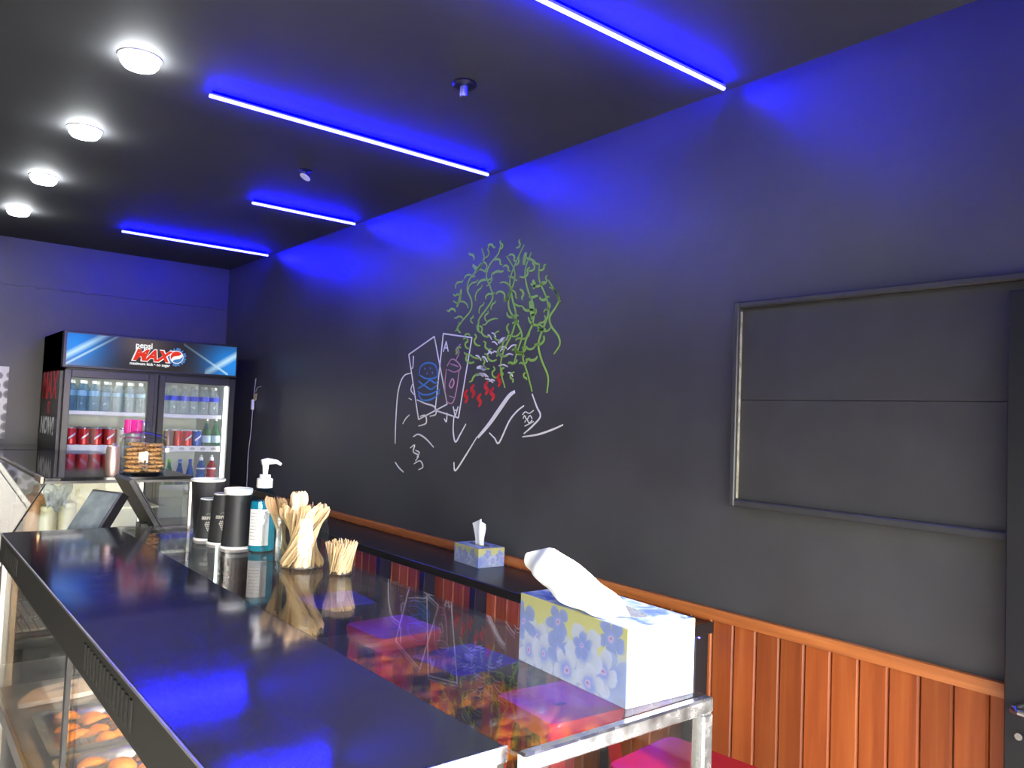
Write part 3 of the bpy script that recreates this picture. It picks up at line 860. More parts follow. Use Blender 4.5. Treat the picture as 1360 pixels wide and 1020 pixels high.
for zi, z in enumerate(SH):
    for (x0, x1) in ((.922, 1.418), (1.455, 1.905)):
        sh = obj('shelf', B(x0, x1, FY + .085, FB - .06, z - .012, z), 'white_plastic', f)
        rl = .022 if zi == 0 else .036
        obj('price_rail', B(x0, x1, FY + .078, FY + .085, z - rl, z + .004, bev=.002), 'white_plastic', sh)
        if zi == 1 and x0 > 1.4:
            for k in range(6):
                px = x0 + .045 + k * .072
                obj('price_tag', prism([(px + .019 * math.cos(2 * math.pi * q / 16), z - .016 + .010 * math.sin(2 * math.pi * q / 16)) for q in range(16)], 'y', FY + .0765, FY + .078), 'dull_steel', sh)
# side lettering
def side_text(body_, size, y, z, m, sq=1.0):
    bm = text_mesh(body_, size, .0006, .12, 1.0, .004)
    # reads from back to front on the left side: text x runs towards -y
    xf(bm, basis((0, -sq, .0), (0, 0, 1), (FX0 - .0008, y, z)))
    return obj('side_lettering', bm, m, body)
side_text('MAX', .26, 6.04, 1.70, 'text_red', 1.05)
side_text('IT', .11, 6.02, 1.555, 'text_red', 1.0)
side_text('NOW!', .16, 6.05, 1.435, 'text_white', 1.15)

# ---------------------------------------------------------------- drinks
def drink(name, label, prof, m, cap=None, lab=None, capm='white_plastic', labm='label_sky', cat='bottle', group=None, n=16):
    t = thing(name, label, cat, (0, 0, 0), group=group)
    obj('body', lathe(prof, n), m, t, 40)
    if cap: obj('cap', lathe(cap, 12), capm, t, 40)
    if lab: obj('label', lathe(lab, n), labm, t, 40)
    return t
WATER = [(0, 0), (.028, 0), (.031, .006), (.031, .085), (.029, .092), (.031, .10), (.031, .135), (.022, .165), (.012, .182), (.012, .188)]
WCAP = [(.0145, .183), (.0145, .200), (.013, .202), (0, .202)]
def can_profile(h=.115, r=.031): return [(0, 0), (.024, 0), (r, .008), (r, h - .012), (.027, h - .003), (.027, h), (.025, h - .002), (0, h - .002)]
place = []
g = 'water bottles on the top left shelf'
w0 = drink('water_bottle', 'blue water bottle at the far left of the top fridge shelf', WATER, 'blue_plastic', WCAP, [(.0315, .102), (.0315, .138)], labm='label_sky', group=g)
w0.location = (.940, FY + .125, SH[0])
wl_ = ['second blue water bottle from the left on the top shelf', 'third blue water bottle from the left on the top shelf', 'fourth bottle from the left on the top left shelf',
       'fifth bottle from the left on the top left shelf', 'sixth bottle from the left on the top left shelf', 'rightmost bottle on the top left shelf beside the door post']
w1 = drink('water_bottle', wl_[2], WATER, 'clear_plastic', WCAP, [(.0315, .105), (.0315, .130)], labm='label_pale', group=g)
for k in range(2): dup(w0, (1.012 + k * .070, FY + .125, SH[0]), label=wl_[k])
w1.location = (1.152, FY + .125, SH[0])
for k in range(3): dup(w1, (1.224 + k * .072, FY + .125, SH[0]), label=wl_[3 + k])
for k in range(6): dup(w0 if k < 2 else w1, (.97 + k * .072, FY + .20, SH[0]), label='water bottle in the second row of the top left shelf')
g = 'spring water bottles on the top right shelf'
s0 = drink('spring_water_bottle', 'spring water bottle with blue band', WATER, 'clear_plastic', WCAP, [(.0317, .098), (.0317, .130)], labm='label_blue', group=g)
ords = ['leftmost', 'second from left', 'third from left', 'fourth from left', 'fifth from left', 'rightmost']
for k in range(6):
    loc = (1.520 + k * .069, FY + .125, SH[0]); lb = '%s blue-banded water bottle on the top right shelf' % ords[k]
    if k == 0: s0.location = loc; s0['label'] = lb
    else: dup(s0, loc, label=lb)
for k in range(6): dup(s0, (1.53 + k * .068, FY + .20, SH[0]), label='blue-banded water bottle in the second row of the top right shelf')
# cans
g = 'red cans on the middle left shelf'
def can(label, m, group, loc, h=.115, mark=True):
    t = thing('drink_can', label, 'can', loc, group=group)
    obj('body', lathe(can_profile(h)[1:-3], 18), m, t, 40)
    obj('lid', lathe([(.0295, h - .008), (.027, h - .002), (.027, h), (.025, h - .002), (0, h - .002)], 18), 'can_top', t, 40)
    if mark:
        bm = bmesh.new()
        for k in range(9):
            a0 = R(-130 + k * 9)
            a1 = R(-130 + (k + 1) * 9); z0 = .035 + .004 * k; z1 = .035 + .004 * (k + 1); r = .0315
            vs_ = [bm.verts.new((r * math.cos(a), r * math.sin(a), z)) for a, z in ((a0, z0), (a1, z1), (a1, z1 + .014), (a0, z0 + .014))]
            bm.faces.new(vs_)
        obj('ribbon', bm, 'text_white', t)
    return t
cord = ['leftmost', 'second from left', 'third from left', 'fourth from left']
c0 = can('leftmost red cola can on the middle left shelf', 'can_red', g, (.965, FY + .125, SH[1]))
for k in range(1, 4): dup(c0, (.965 + k * .076, FY + .125, SH[1]), label='%s red cola can on the middle left shelf' % cord[k])
can('cream and red can just left of the cookie jar', 'can_cream', g, (1.268, FY + .125, SH[1]), mark=False)
dup(c0, (1.343, FY + .125, SH[1]), label='red cola can behind the cookie jar')
for row in range(1, 4):
    for k in range(6): dup(c0, (.965 + k * .076, FY + .125 + row * .068, SH[1]), label='red cola can in the rows behind on the middle left shelf')
g = 'cans on the middle right shelf'
for (x, m, lb) in ((1.512, 'can_yellow', 'yellow can beside the cookie jar on the middle right shelf'), (1.575, 'can_brown', 'brown can between the yellow and red cans'),
                   (1.640, 'can_red', 'plain red can left of the red can with white ribbon'), (1.703, 'can_red', 'red can with white ribbon left of the blue can'), (1.768, 'can_blue', 'blue can left of the green mineral water')):
    t0 = can(lb, m, g, (x - .01, FY + .125, SH[1]), mark=(x in (1.703, 1.768)))
    for row in (1, 2): dup(t0, (x - .01, FY + .125 + row * .068, SH[1]), label='can in a back row of the middle right shelf, ' + {'can_yellow': 'yellow', 'can_brown': 'brown', 'can_red': 'red', 'can_blue': 'blue'}[m])
MIN = [(0, 0), (.029, 0), (.032, .006), (.032, .085), (.026, .115), (.013, .155), (.012, .185), (.013, .188)]
g = 'green mineral water bottles'
m0 = drink('mineral_water_bottle', 'left green mineral water bottle on the middle right shelf', MIN, 'green_glass', [(.0135, .183), (.014, .195), (0, .197)], [(.0325, .028), (.0325, .078)], 'can_top', 'label_pale', group=g)
m0.location = (1.822, FY + .125, SH[1])
dup(m0, (1.886, FY + .125, SH[1]), label='right green mineral water bottle on the middle right shelf')
SM = [(0, 0), (.024, 0), (.026, .005), (.026, .075), (.021, .10), (.011, .14), (.010, .165)]
g = 'small bottles on the lower right shelf'
a0 = drink('small_bottle', 'small green-capped bottle behind the cookie jar', SM, 'green_glass', [(.012, .160), (.012, .178), (0, .179)], None, 'green_cap', group=g)
a0.location = (1.508, FY + .125, SH[2])
dup(a0, (1.580, FY + .125, SH[2]), label='small green-capped bottle right of the cookie jar')
b0 = drink('small_bottle', 'left of two slim blue-capped bottles on the lower right shelf', SM, 'blue_drink', [(.012, .160), (.012, .178), (0, .179)], None, 'blue_cap', group=g)
b0.location = (1.652, FY + .125, SH[2])
dup(b0, (1.722, FY + .125, SH[2]), label='right of two slim blue-capped bottles on the lower right shelf')
SP = [(0, 0), (.027, 0), (.031, .006), (.031, .06), (.026, .08), (.031, .10), (.029, .13), (.014, .165), (.013, .175)]
for (x, m, lb) in ((1.795, 'blue_drink', 'blue sports drink bottle on the lower right shelf'), (1.868, 'red_drink', 'red sports drink bottle on the lower right shelf')):
    t = drink('sports_drink_bottle', lb, SP, m, [(.016, .170), (.016, .190), (.008, .194), (.008, .208), (0, .209)], [(.0315, .108), (.031, .118)], 'white_plastic', 'text_white', group=g)
    t.location = (x, FY + .125, SH[2])
for k in range(7):
    o = dup(w1, (.965 + k * .066, FY + .125, SH[2]), label='clear bottle on the lower left fridge shelf', group='clear bottles on the lower left shelf')

# ---------------------------------------------------------------- on the sauce case: cookie jar, shaker, pink lid tub
t = thing('cookie_jar', 'round glass jar of chocolate chip cookies with a knobbed lid', 'jar', (.905, 3.70, CZ))
obj('glass_body', lathe([(0, .004), (.088, .004), (.092, .012), (.094, .03), (.094, .135), (.088, .150), (.084, .156), (.081, .156), (.085, .148), (.090, .134), (.090, .03), (.086, .010), (0, .008)], 36), 'jar_glass', t, 40)
obj('base', lathe([(0, 0), (.085, 0), (.090, .004), (0, .004)], 36), 'jar_glass', t, 40)
l = obj('lid', lathe([(0, .157), (.094, .157), (.096, .160), (.094, .166), (.080, .172), (.045, .184), (.022, .188)], 36), 'jar_glass', t, 40)
obj('knob', lathe([(.014, .187), (.018, .194), (.034, .202), (.038, .212), (.032, .224), (.015, .230), (0, .231)], 24), 'jar_glass', l, 40)
obj('paper_tag', B(.078, .0955, -.055, -.035, .098, .116), 'white_paper', t)
cook = bmesh.new()
lathe([(0, 0), (.026, 0), (.036, .004), (.036, .009), (.028, .014), (0, .016)], 16, (0, 0), cook)
rr = random.Random(3)
for v in cook.verts: v.co += Vector((rr.uniform(-.002, .002), rr.uniform(-.002, .002), rr.uniform(-.0015, .0015)))
cookie0 = None
chips = []
ci = 0
for (sx, sy) in ((-.044, -.030), (.040, -.036), (.0, .045)):
    for k in range(7):
        loc = (.905 + sx + rr.uniform(-.006, .006), 3.70 + sy + rr.uniform(-.006, .006), CZ + .010 + k * .0185)
        if cookie0 is None:
            cookie0 = thing('cookie', 'chocolate chip cookie stacked inside the glass jar', 'cookie', loc, group='cookies in the glass jar')
            obj('biscuit', cook, 'cookie', cookie0, 60)
            for q in range(12):
                a = q * 2.4; rad = .034 if q < 8 else .018
                zz = .006 if q < 8 else .0145
                obj('chocolate_chip', B(rad * math.cos(a) - .003, rad * math.cos(a) + .003, rad * math.sin(a) - .003, rad * math.sin(a) + .003, zz - .003, zz + .003, bev=.001), 'chocolate', cookie0)
        else:
            o = dup(cookie0, loc, rr.uniform(0, 6.28))
            o.rotation_euler = (rr.uniform(-.1, .1), rr.uniform(-.1, .1), rr.uniform(0, 6.28))
t = thing('salt_shaker', 'copper coloured salt shaker standing left of the cookie jar', 'shaker', (.772, 3.635, CZ))
obj('body', lathe([(0, 0), (.026, 0), (.027, .003), (.027, .112), (.025, .116)], 24), 'copper', t, 40)
obj('cap', lathe([(.025, .116), (.024, .122), (.010, .128), (.006, .136), (0, .137)], 24), 'copper', t, 40)
t = thing('pink_lid_tub', 'clear tub with a ribbed bright pink lid behind the cookie jar', 'tub', (.935, 4.02, CZ))
obj('tub', lathe([(0, 0), (.033, 0), (.035, .004), (.035, .165), (.033, .165), (.033, .004)], 24), 'clear_plastic', t, 40)
ribs = bmesh.new()
prism([((.039 if k % 2 else .036) * math.cos(2 * math.pi * k / 48), (.039 if k % 2 else .036) * math.sin(2 * math.pi * k / 48)) for k in range(48)], 'z', .166, .230, ribs)
obj('lid', ribs, 'pink_lid', t)

# ---------------------------------------------------------------- on the glass top
GZ = 1.180
def paper_cup(label, loc, rb, rt, h, inverted=False, lid=False, logo=False, rotz=0):
    t = thing('paper_cup', label, 'cup', loc, rotz, group='black paper cups on the glass counter')
    w_ = .0012
    if not inverted:
        obj('sleeve', lathe([(0, .004), (rb - .004, .004), (rb, 0), (rt, h - .004)], 32), 'black_cup', t, 40)
        obj('rim', lathe([(rt - .003, h - .008), (rt, h - .008), (rt + .003, h - .004), (rt + .002, h), (rt - .002, h), (rt - .003, h - .004), (rb - .002, .008), (0, .008)], 32), 'white_paper', t, 40)
    else:
        obj('sleeve', lathe([(rb, .006), (rt, h), (rt - .004, h), (rt - .004, h - .003), (0, h - .003)], 32), 'black_cup', t, 40)
        obj('rim', lathe([(rb - .004, .0), (rb + .002, .0), (rb + .004, .004), (rb + .001, .008), (rb - .004, .008)], 32), 'white_paper', t, 40)
        if lid: obj('lid', lathe([(rt - .004, h - .002), (rt + .006, h - .002), (rt + .009, h + .004), (rt + .009, h + .016), (rt + .007, h + .017), (rt + .006, h + .006), (0, h + .004)], 32), 'white_paper', t, 40)
        else: obj('base_ring', lathe([(rt - .006, h - .001), (rt, h - .001), (rt, h + .003), (rt - .003, h + .004), (rt - .006, h + .003)], 32), 'white_paper', t, 40)
    if logo:
        # wrap the lettering and the cone emblem around the sleeve
        def wrap(bm, zc):
            slope = (rt - rb) / h
            for v in bm.verts:
                x, y, z = v.co
                rad = rb + slope * (zc + y) + .0008 + (z * .2)
                a = -math.pi / 2 + x / rb
                v.co = Vector((rad * math.cos(a), rad * math.sin(a), zc + y))
            return bm
        bm = text_mesh('SERPENT', .0125, .0003, 0, 1.0, .0006)
        obj('lettering', wrap(bm, h * .56), 'gold_print', t)
        em = bmesh.new()
        for rowi, (cnt, dz) in enumerate(((3, -.013), (4, -.019), (3, -.025), (2, -.031), (1, -.037))):
            for q in range(cnt):
                xx = (q - (cnt - 1) / 2) * .0062
                pts_ = [(xx, dz + .0034), (xx + .0028, dz), (xx, dz - .0034), (xx - .0028, dz)]
                prism(pts_, 'z', 0, .0004, em)
        for q in range(-2, 3):
            a = math.pi / 2 + q * .5
            prism([(.008 * math.cos(a) - .0006, .006 + .006 * math.sin(a)), (.008 * math.cos(a) + .0006, .006 + .006 * math.sin(a)), (.014 * math.cos(a), .006 + .013 * math.sin(a))], 'z', 0, .0004, em)
        obj('emblem', wrap(em, h * .56), 'gold_print', t)
    return t
face = R(-20)
paper_cup('largest black paper cup with an open white rim at the back of the cup row', (.872, 2.70, GZ), .038, .053, .182)
paper_cup('smallest upturned black cup with a printed emblem', (.836, 2.565, GZ), .040, .028, .128, True, logo=True, rotz=face)
paper_cup('medium upturned black cup with a printed emblem', (.850, 2.475, GZ), .042, .030, .152, True, logo=True, rotz=face)
paper_cup('plain black upturned cup with a thick white band on top beside the hand gel', (.862, 2.385, GZ), .043, .033, .163, True, lid=True)

t = thing('hand_gel_bottle', 'teal hand sanitiser bottle with a white pump and white label', 'bottle', (.903, 2.285, GZ), R(-6))
def oval(prof, sx, sy, n=28):
    bm = lathe(prof, n)
    for v in bm.verts: v.co.x *= sx; v.co.y *= sy
    return bm
obj('gel', oval([(0, .004), (.030, .004), (.035, .010), (.035, .142), (.033, .150), (0, .150)], 1.06, .78), 'teal_gel', t, 40)
obj('clear_shell', oval([(0, 0), (.032, 0), (.0375, .008), (.0375, .150), (.032, .170), (.018, .184), (.016, .194)], 1.06, .78), 'teal_bottle', t, 40)
lb_ = bmesh.new()
for k in range(10):
    a0, a1 = R(-165 + k * 9), R(-165 + (k + 1) * 9)
    def P_(a, z): return (.0380 * 1.06 * math.cos(a), .0380 * .78 * math.sin(a), z)
    lb_.faces.new([lb_.verts.new(q) for q in (P_(a0, .022), P_(a1, .022), P_(a1, .128), P_(a0, .128))])
lab = obj('label', lb_, 'white_paper', t)
tx = bmesh.new()
for k in range(9):
    z = .115 - k * .0095
    for q in range(6):
        a0, a1 = R(-158 + q * 9), R(-158 + q * 9 + (7 if (k + q) % 4 else 4))
        def P2(a, z): return (.0383 * 1.06 * math.cos(a), .0383 * .78 * math.sin(a), z)
        tx.faces.new([tx.verts.new(v) for v in (P2(a0, z), P2(a1, z), P2(a1, z + .0025), P2(a0, z + .0025))])
q = obj('fine_print', tx, 'dull_steel', lab); q['kind'] = 'stuff'
obj('collar', lathe([(.0155, .190), (.023, .190), (.023, .216), (.016, .219), (.016, .228), (0, .228)], 20), 'white_plastic', t, 40)
obj('pump', tube([(0, 0, .226), (0, 0, .262)], [.007, .010], 12), 'white_plastic', t, 40)
obj('nozzle', tube([(-.012, 0, .264), (.006, 0, .268), (.034, 0, .266), (.046, 0, .258)], [.009, .010, .006, .0045], 10), 'white_plastic', t, 40)

# jars of wooden spoons
def spoon_bm():
    bm = bmesh.new()
    L_ = .185
    out = []
    N_ = 26
    def hw(t):
        top = .0115 * math.sqrt(max(0, 1 - ((t - .86) / .14) ** 2)) if t > .72 else 0
        bot = .0095 * math.sqrt(max(0, 1 - ((t - .10) / .10) ** 2)) if t < .2 else 0
        neck = .0045 + .0045 * math.exp(-((t - .86) / .14) ** 2) + .004 * math.exp(-((t - .08) / .12) ** 2)
        if t > .86: return max(top * .95, .0006)
        if t < .05: return max(bot, .0006)
        return neck + .0025 * max(0, 1 - abs(t - .86) / .1)
    ts = [k / N_ for k in range(N_ + 1)]
    poly = [(hw(t), L_ * t) for t in ts] + [(-hw(t), L_ * t) for t in reversed(ts)]
    prism(poly, 'y', -.0007, .0007, bm)
    return bm
spoon0 = None
def spoon(loc, target, roll, label, group):
    global spoon0
    d = (Vector(target) - Vector(loc))
    if spoon0 is None:
        o = single('wooden_spoon', spoon_bm(), 'pale_wood', label, 'spoon', loc, group=group); spoon0 = o
    else:
        o = spoon0.copy(); COL.objects.link(o); o.location = loc; tag(o, label, 'spoon', group)
    qz = d.to_track_quat('Z', 'Y')
    o.rotation_euler = (qz @ Vector((0, 0, 1)).rotation_difference(Vector((0, 0, 1))) @ Matrix.Rotation(roll, 3, 'Z').to_quaternion()).to_euler()
    return o
def jar(name, label, loc, r, h):
    t = thing(name, label, 'jar', loc)
    obj('glass_body', lathe([(0, 0), (r - .006, 0), (r, .006), (r, h * .72), (r - .006, h * .80), (r - .006, h * .86), (r - .003, h * .87), (r - .003, h * .93), (r - .006, h * .94), (r - .005, h), (r - .009, h), (r - .010, h * .84), (r - .004, h * .72), (r - .004, .008), (0, .006)], 32), 'jar_glass', t, 40)
    return t
jx, jy = .908, 2.005
jar('spoon_jar', 'clear glass jar full of wooden spoons beside the toothpick glass', (jx, jy, GZ), .066, .150)
N_ = 30
for k in range(N_):
    a = 2 * math.pi * k / N_; r0 = .055 if k % 2 else .045; tw = R(112)
    r1 = .060 if k % 2 else .050
    base = Vector((jx + r0 * math.cos(a), jy + r0 * math.sin(a), GZ + .008))
    hgt = .150 + rr.uniform(-.012, .012)
    top = Vector((jx + r1 * math.cos(a + tw), jy + r1 * math.sin(a + tw), GZ + .008 + hgt))
    spoon(base, top, a + tw / 2 + math.pi / 2 + rr.uniform(-.25, .25), 'flat wooden spoon standing in the larger glass jar', 'wooden spoons in the larger jar')
for k in range(9):
    a = R(70 + k * 14); base = Vector((jx + .01 * math.cos(a + 2), jy + .01 * math.sin(a + 2), GZ + .022))
    top = Vector((jx + .034 * math.cos(a), jy + .034 * math.sin(a), GZ + .205))
    spoon(base, top, a + math.pi / 2 + R(25), 'flat wooden spoon standing in the larger glass jar', 'wooden spoons in the larger jar')
kx, ky = .892, 2.127
jar('spoon_jar', 'smaller glass jar with a few wooden spoons behind the larger one', (kx, ky, GZ), .048, .135)
for k in range(10):
    a = R(150 + k * 12); base = Vector((kx + .030 * math.cos(a + 2.4), ky + .030 * math.sin(a + 2.4), GZ + .008))
    top = Vector((kx + .036 * math.cos(a), ky + .036 * math.sin(a), GZ + .165))
    spoon(base, top, a + math.pi / 2, 'flat wooden spoon standing in the smaller glass jar', 'wooden spoons in the smaller jar')
# toothpick glass
px_, py_ = .955, 1.872
t = thing('toothpick_glass', 'small clear glass packed with toothpicks at the counter edge', 'glass', (px_, py_, GZ))
obj('glass_body', lathe([(0, 0), (.031, 0), (.033, .003), (.034, .062), (.032, .062), (.031, .005), (0, .004)], 28), 'jar_glass', t, 40)
st0 = None
for k in range(110):
    a = k * 2.39996; q = math.sqrt((k + .5) / 110)
    r0, r1 = .0285 * q, .043 * q ** .8; tw = R(48)
    base = Vector((px_ + r0 * math.cos(a), py_ + r0 * math.sin(a), GZ + .005 + rr.uniform(0, .009)))
    top = Vector((px_ + r1 * math.cos(a + tw), py_ + r1 * math.sin(a + tw), GZ + .083 + rr.uniform(-.003, .003)))
    if st0 is None:
        st0 = single('toothpick', tube([(0, 0, 0), (0, 0, .080)], .0013, 6), 'pale_wood', 'wooden toothpick packed in the small glass', 'toothpick', base, group='toothpicks in the small glass'); o = st0
    else:
        o = st0.copy(); COL.objects.link(o); o.location = base
    o.rotation_euler = (top - base).to_track_quat('Z', 'Y').to_euler()

# tissue boxes
def tissue_box(label, loc, rotz, hx, hy, h, m):
    t = thing('tissue_box', label, 'tissue box', loc, rotz, group='orchid tissue boxes')
    bm = B(-hx, hx, -hy, hy, 0, h, bev=.0012)
    o = obj('carton', bm, [m, 'tissue_box_top'], t)
    for p_ in o.data.polygons:
        if p_.normal.z > .9: p_.material_index = 1
    sl = [(hx * .42 * math.cos(2 * math.pi * k / 28), hy * .72 * math.sin(2 * math.pi * k / 28)) for k in range(28)]
    obj('slot_film', prism(sl, 'z', h, h + .0006), 'film_plastic', t)
    return t
def tissue(t, rows, n=10, m='tissue_paper', amp=.0):
    """loft cross rows (each a list of points) into a thin folded sheet."""
    bm = bmesh.new()
    def resample(row):
        P = smooth3([Vector(p) for p in row], 6); out = []
        for k in range(n * 2 + 1):
            f_ = k / (n * 2) * (len(P) - 1); i = min(int(f_), len(P) - 2); out.append(P[i].lerp(P[i + 1], f_ - i))
        return out
    def smooth3(P, k):
        P = [P[0] * 2 - P[1]] + P + [P[-1] * 2 - P[-2]]; out = []
        for i in range(1, len(P) - 2):
            for s in range(k):
                u = s / k
                out.append(.5 * ((2 * P[i]) + (P[i + 1] - P[i - 1]) * u + (2 * P[i - 1] - 5 * P[i] + 4 * P[i + 1] - P[i + 2]) * u * u + (3 * P[i] - P[i - 1] - 3 * P[i + 1] + P[i + 2]) * u ** 3))
        out.append(P[-2]); return out
    cols = [resample(r_) for r_ in rows]
    full = []
    for j in range(len(cols[0])):
        full.append(smooth3([c_[j] for c_ in cols], 5))
    for j, col in enumerate(full):
        for i, q_ in enumerate(col):
            w_ = min(1, i / 8) * (1 if amp else 0)
            q_.x += amp * w_ * math.sin(j * .95 + i * .22); q_.z += amp * .6 * w_ * math.sin(j * .6 + i * .5)
    V = [[bm.verts.new(p) for p in col] for col in full]
    for a, b_ in zip(V, V[1:]):
        for k in range(len(a) - 1): bm.faces.new((a[k], a[k + 1], b_[k + 1], b_[k]))
    bmesh.ops.recalc_face_normals(bm, faces=bm.faces)
    bmesh.ops.solidify(bm, geom=bm.faces, thickness=.0012)
    return obj('tissue', bm, m, t, 60)
t = tissue_box('large orchid tissue box with a sunlit end on the near corner of the counter', (.962, .930, GZ), R(-3.5), .073, .136, .117, 'orchid_card')
tissue(t, [
    [(.0, -.05, .116), (.004, -.02, .116), (-.004, .02, .116), (.0, .06, .116)],
    [(-.045, -.085, .122), (-.050, -.03, .128), (-.060, .04, .132), (-.05, .085, .138)],
    [(-.066, -.080, .1195), (-.080, -.02, .122), (-.088, .055, .148), (-.078, .115, .165)],
    [(-.054, -.094, .123), (-.060, -.035, .150), (-.084, .050, .186), (-.080, .118, .180)],
    [(-.030, -.098, .125), (-.046, -.030, .164), (-.056, .055, .203), (-.066, .112, .190)],
    [(-.010, -.07, .122), (-.006, -.01, .150), (-.026, .06, .176), (-.03, .10, .172)],
    [(.0, -.04, .118), (.004, 0, .125), (-.004, .05, .14), (-.01, .08, .14)],
], amp=.0042)
t = tissue_box('small orchid tissue box on the black bench against the wall', (2.042, 2.725, .978), R(-4), .066, .098, .080, 'orchid_card_small')
tissue(t, [
    [(.004, -.030, .076), (-.004, -.010, .076), (.006, .012, .076), (.0, .030, .076)],
    [(-.002, -.038, .110), (-.014, -.012, .110), (.010, .010, .112), (.0, .036, .108)],
    [(-.004, -.052, .150), (-.020, -.018, .150), (.014, .010, .152), (-.004, .046, .146)],
    [(.002, -.040, .172), (-.010, -.012, .186), (.012, .010, .188), (.0, .062, .164)],
])

# ---------------------------------------------------------------- bar stools by the bench
def make_stool(label, loc, m, rotz=0):
    t = thing('bar_stool', label, 'stool', loc, rotz, group='metal bar stools along the bench')
    bm = bmesh.new()
    def rr_ring(s, r, z, n=5):
        out = []
        for (cx, cy, a0) in ((s - r, s - r, 0), (-s + r, s - r, 90), (-s + r, -s + r, 180), (s - r, -s + r, 270)):
            for k in range(n):
                a = R(a0 + 90 * k / (n - 1)); out.append(bm.verts.new((cx + r * math.cos(a), cy + r * math.sin(a), z)))
        return out
    rs = [rr_ring(.142, .03, .700), rr_ring(.146, .03, .742), rr_ring(.142, .03, .750), rr_ring(.120, .03, .748), rr_ring(.06, .03, .740)]
    for a, b_ in zip(rs, rs[1:]):
        for k in range(len(a)): bm.faces.new((a[k], a[(k + 1) % len(a)], b_[(k + 1) % len(a)], b_[k]))
    bm.faces.new(rs[-1]); bmesh.ops.recalc_face_normals(bm, faces=bm.faces)
    obj('seat', bm, m, t, 35)
    obj('handle_hole', prism([(.022 * math.cos(2 * math.pi * k / 16), .010 * math.sin(2 * math.pi * k / 16)) for k in range(16)], 'z', .7398, .7408), 'black_metal', t)
    for sx in (-1, 1):
        for sy in (-1, 1):
            lg = bmesh.new()
            a, b_ = Vector((sx * .122, sy * .122, .735)), Vector((sx * .185, sy * .185, .0))
            for (o1, o2) in (((.0, -.052), (.0, .0)), ((-.052, 0), (0, 0))):
                p1 = a + Vector((sx * o1[0], sy * o1[1], 0)); p2 = b_ + Vector((sx * o1[0] * .5, sy * o1[1] * .5, 0))
                quad_slab([a, p1, p2, b_], .003, lg)
            obj('leg', lg, m, t)
    obj('brace', tube([(-.165, -.165, .22), (.165, -.165, .22)], .007, 8), m, t)
    obj('brace', tube([(-.165, .165, .22), (.165, .165, .22)], .007, 8), m, t)
    obj('brace', tube([(-.160, -.160, .28), (-.160, .160, .28)], .007, 8), m, t)
    obj('brace', tube([(.160, -.160, .28), (.160, .160, .28)], .007, 8), m, t)
    return t
s_red = make_stool('red metal bar stool glowing purple behind the glass in mid counter', (1.662, 2.77, 0), 'red_paint', R(2))
dup(s_red, (1.668, 1.78, 0), R(-4), 'red metal bar stool seen through the glass beside the large tissue box')
s_blk = make_stool('black metal bar stool with blue edges at the far end of the bench', (1.665, 3.30, 0), 'stool_black', R(-3))
dup(s_blk, (1.662, 2.27, 0), R(4), 'black metal bar stool between the two red stools')
dup(s_red, (1.62, 1.26, 0), R(6), 'red metal bar stool nearest the camera, seen through the end glass')

# ---------------------------------------------------------------- cord on the wall by the fridge
t = thing('hanging_cord', 'grey hanging cord with a white inline switch on the wall by the fridge', 'cord', (W - .012, 5.68, 1.0), world=True)
obj('cable', tube([(W - .012, 5.66, 1.83), (W - .012, 5.68, 1.72), (W - .012, 5.69, 1.62), (W - .012, 5.70, 1.45), (W - .012, 5.735, 1.27), (W - .012, 5.725, 1.02)], .0035, 6), 'cord_grey', t, 60)
obj('hook', tube([(W - .004, 5.57, 1.77), (W - .016, 5.61, 1.765), (W - .014, 5.65, 1.73)], .003, 6), 'cord_grey', t)
obj('switch', B(W - .026, W - .008, 5.672, 5.702, 1.60, 1.675, bev=.004), 'white_plastic', t)
obj('tag', prism([(5.612, 1.72), (5.672, 1.715), (5.67, 1.68), (5.645, 1.665), (5.62, 1.675)], 'x', W - .016, W - .013), 'tag_yellow', t)

WHITE = [(5,[(3.504,1.825),(3.586,1.807),(3.633,1.728),(3.644,1.587),(3.639,1.45)]),(5,[(3.44,1.684),(3.36,1.666),(3.276,1.651),(3.259,1.614),(3.313,1.602)]),(5,[(3.404,1.6),(3.355,1.605),(3.345,1.567),(3.415,1.55)]),(5,[(3.461,1.494),(3.411,1.508),(3.338,1.488),(3.266,1.45)]),(4,[(3.492,1.766),(3.504,1.735),(3.472,1.711)]),(4,[(3.522,1.692),(3.492,1.684)]),(4,[(3.571,1.557),(3.543,1.585),(3.507,1.606)]),(4,[(3.485,1.435),(3.443,1.452),(3.454,1.417),(3.402,1.401),(3.428,1.372)]),(4,[(3.442,1.356),(3.385,1.375),(3.355,1.347),(3.396,1.329)]),(4,[(3.433,1.426),(3.396,1.416),(3.416,1.392)]),(5,[(3.63,1.351),(3.589,1.326),(3.541,1.306)]),(5,[(3.085,1.388),(3.069,1.349),(2.994,1.422),(2.906,1.517)]),(13,[(2.9,1.514),(2.818,1.578),(2.745,1.647),(2.684,1.704),(2.644,1.724)]),(5,[(2.815,1.538),(2.775,1.516),(2.741,1.497),(2.677,1.592),(2.623,1.639),(2.578,1.663)]),(5,[(2.527,1.714),(2.494,1.66),(2.468,1.62),(2.518,1.577),(2.571,1.544)]),(5,[(2.58,1.53),(2.478,1.544),(2.385,1.569),(2.327,1.589)]),(5,[(3.101,1.606),(3.102,1.538),(3.079,1.485),(3.039,1.526),(2.999,1.573)]),(4,[(3.16,1.623),(3.163,1.579),(3.184,1.594)])]
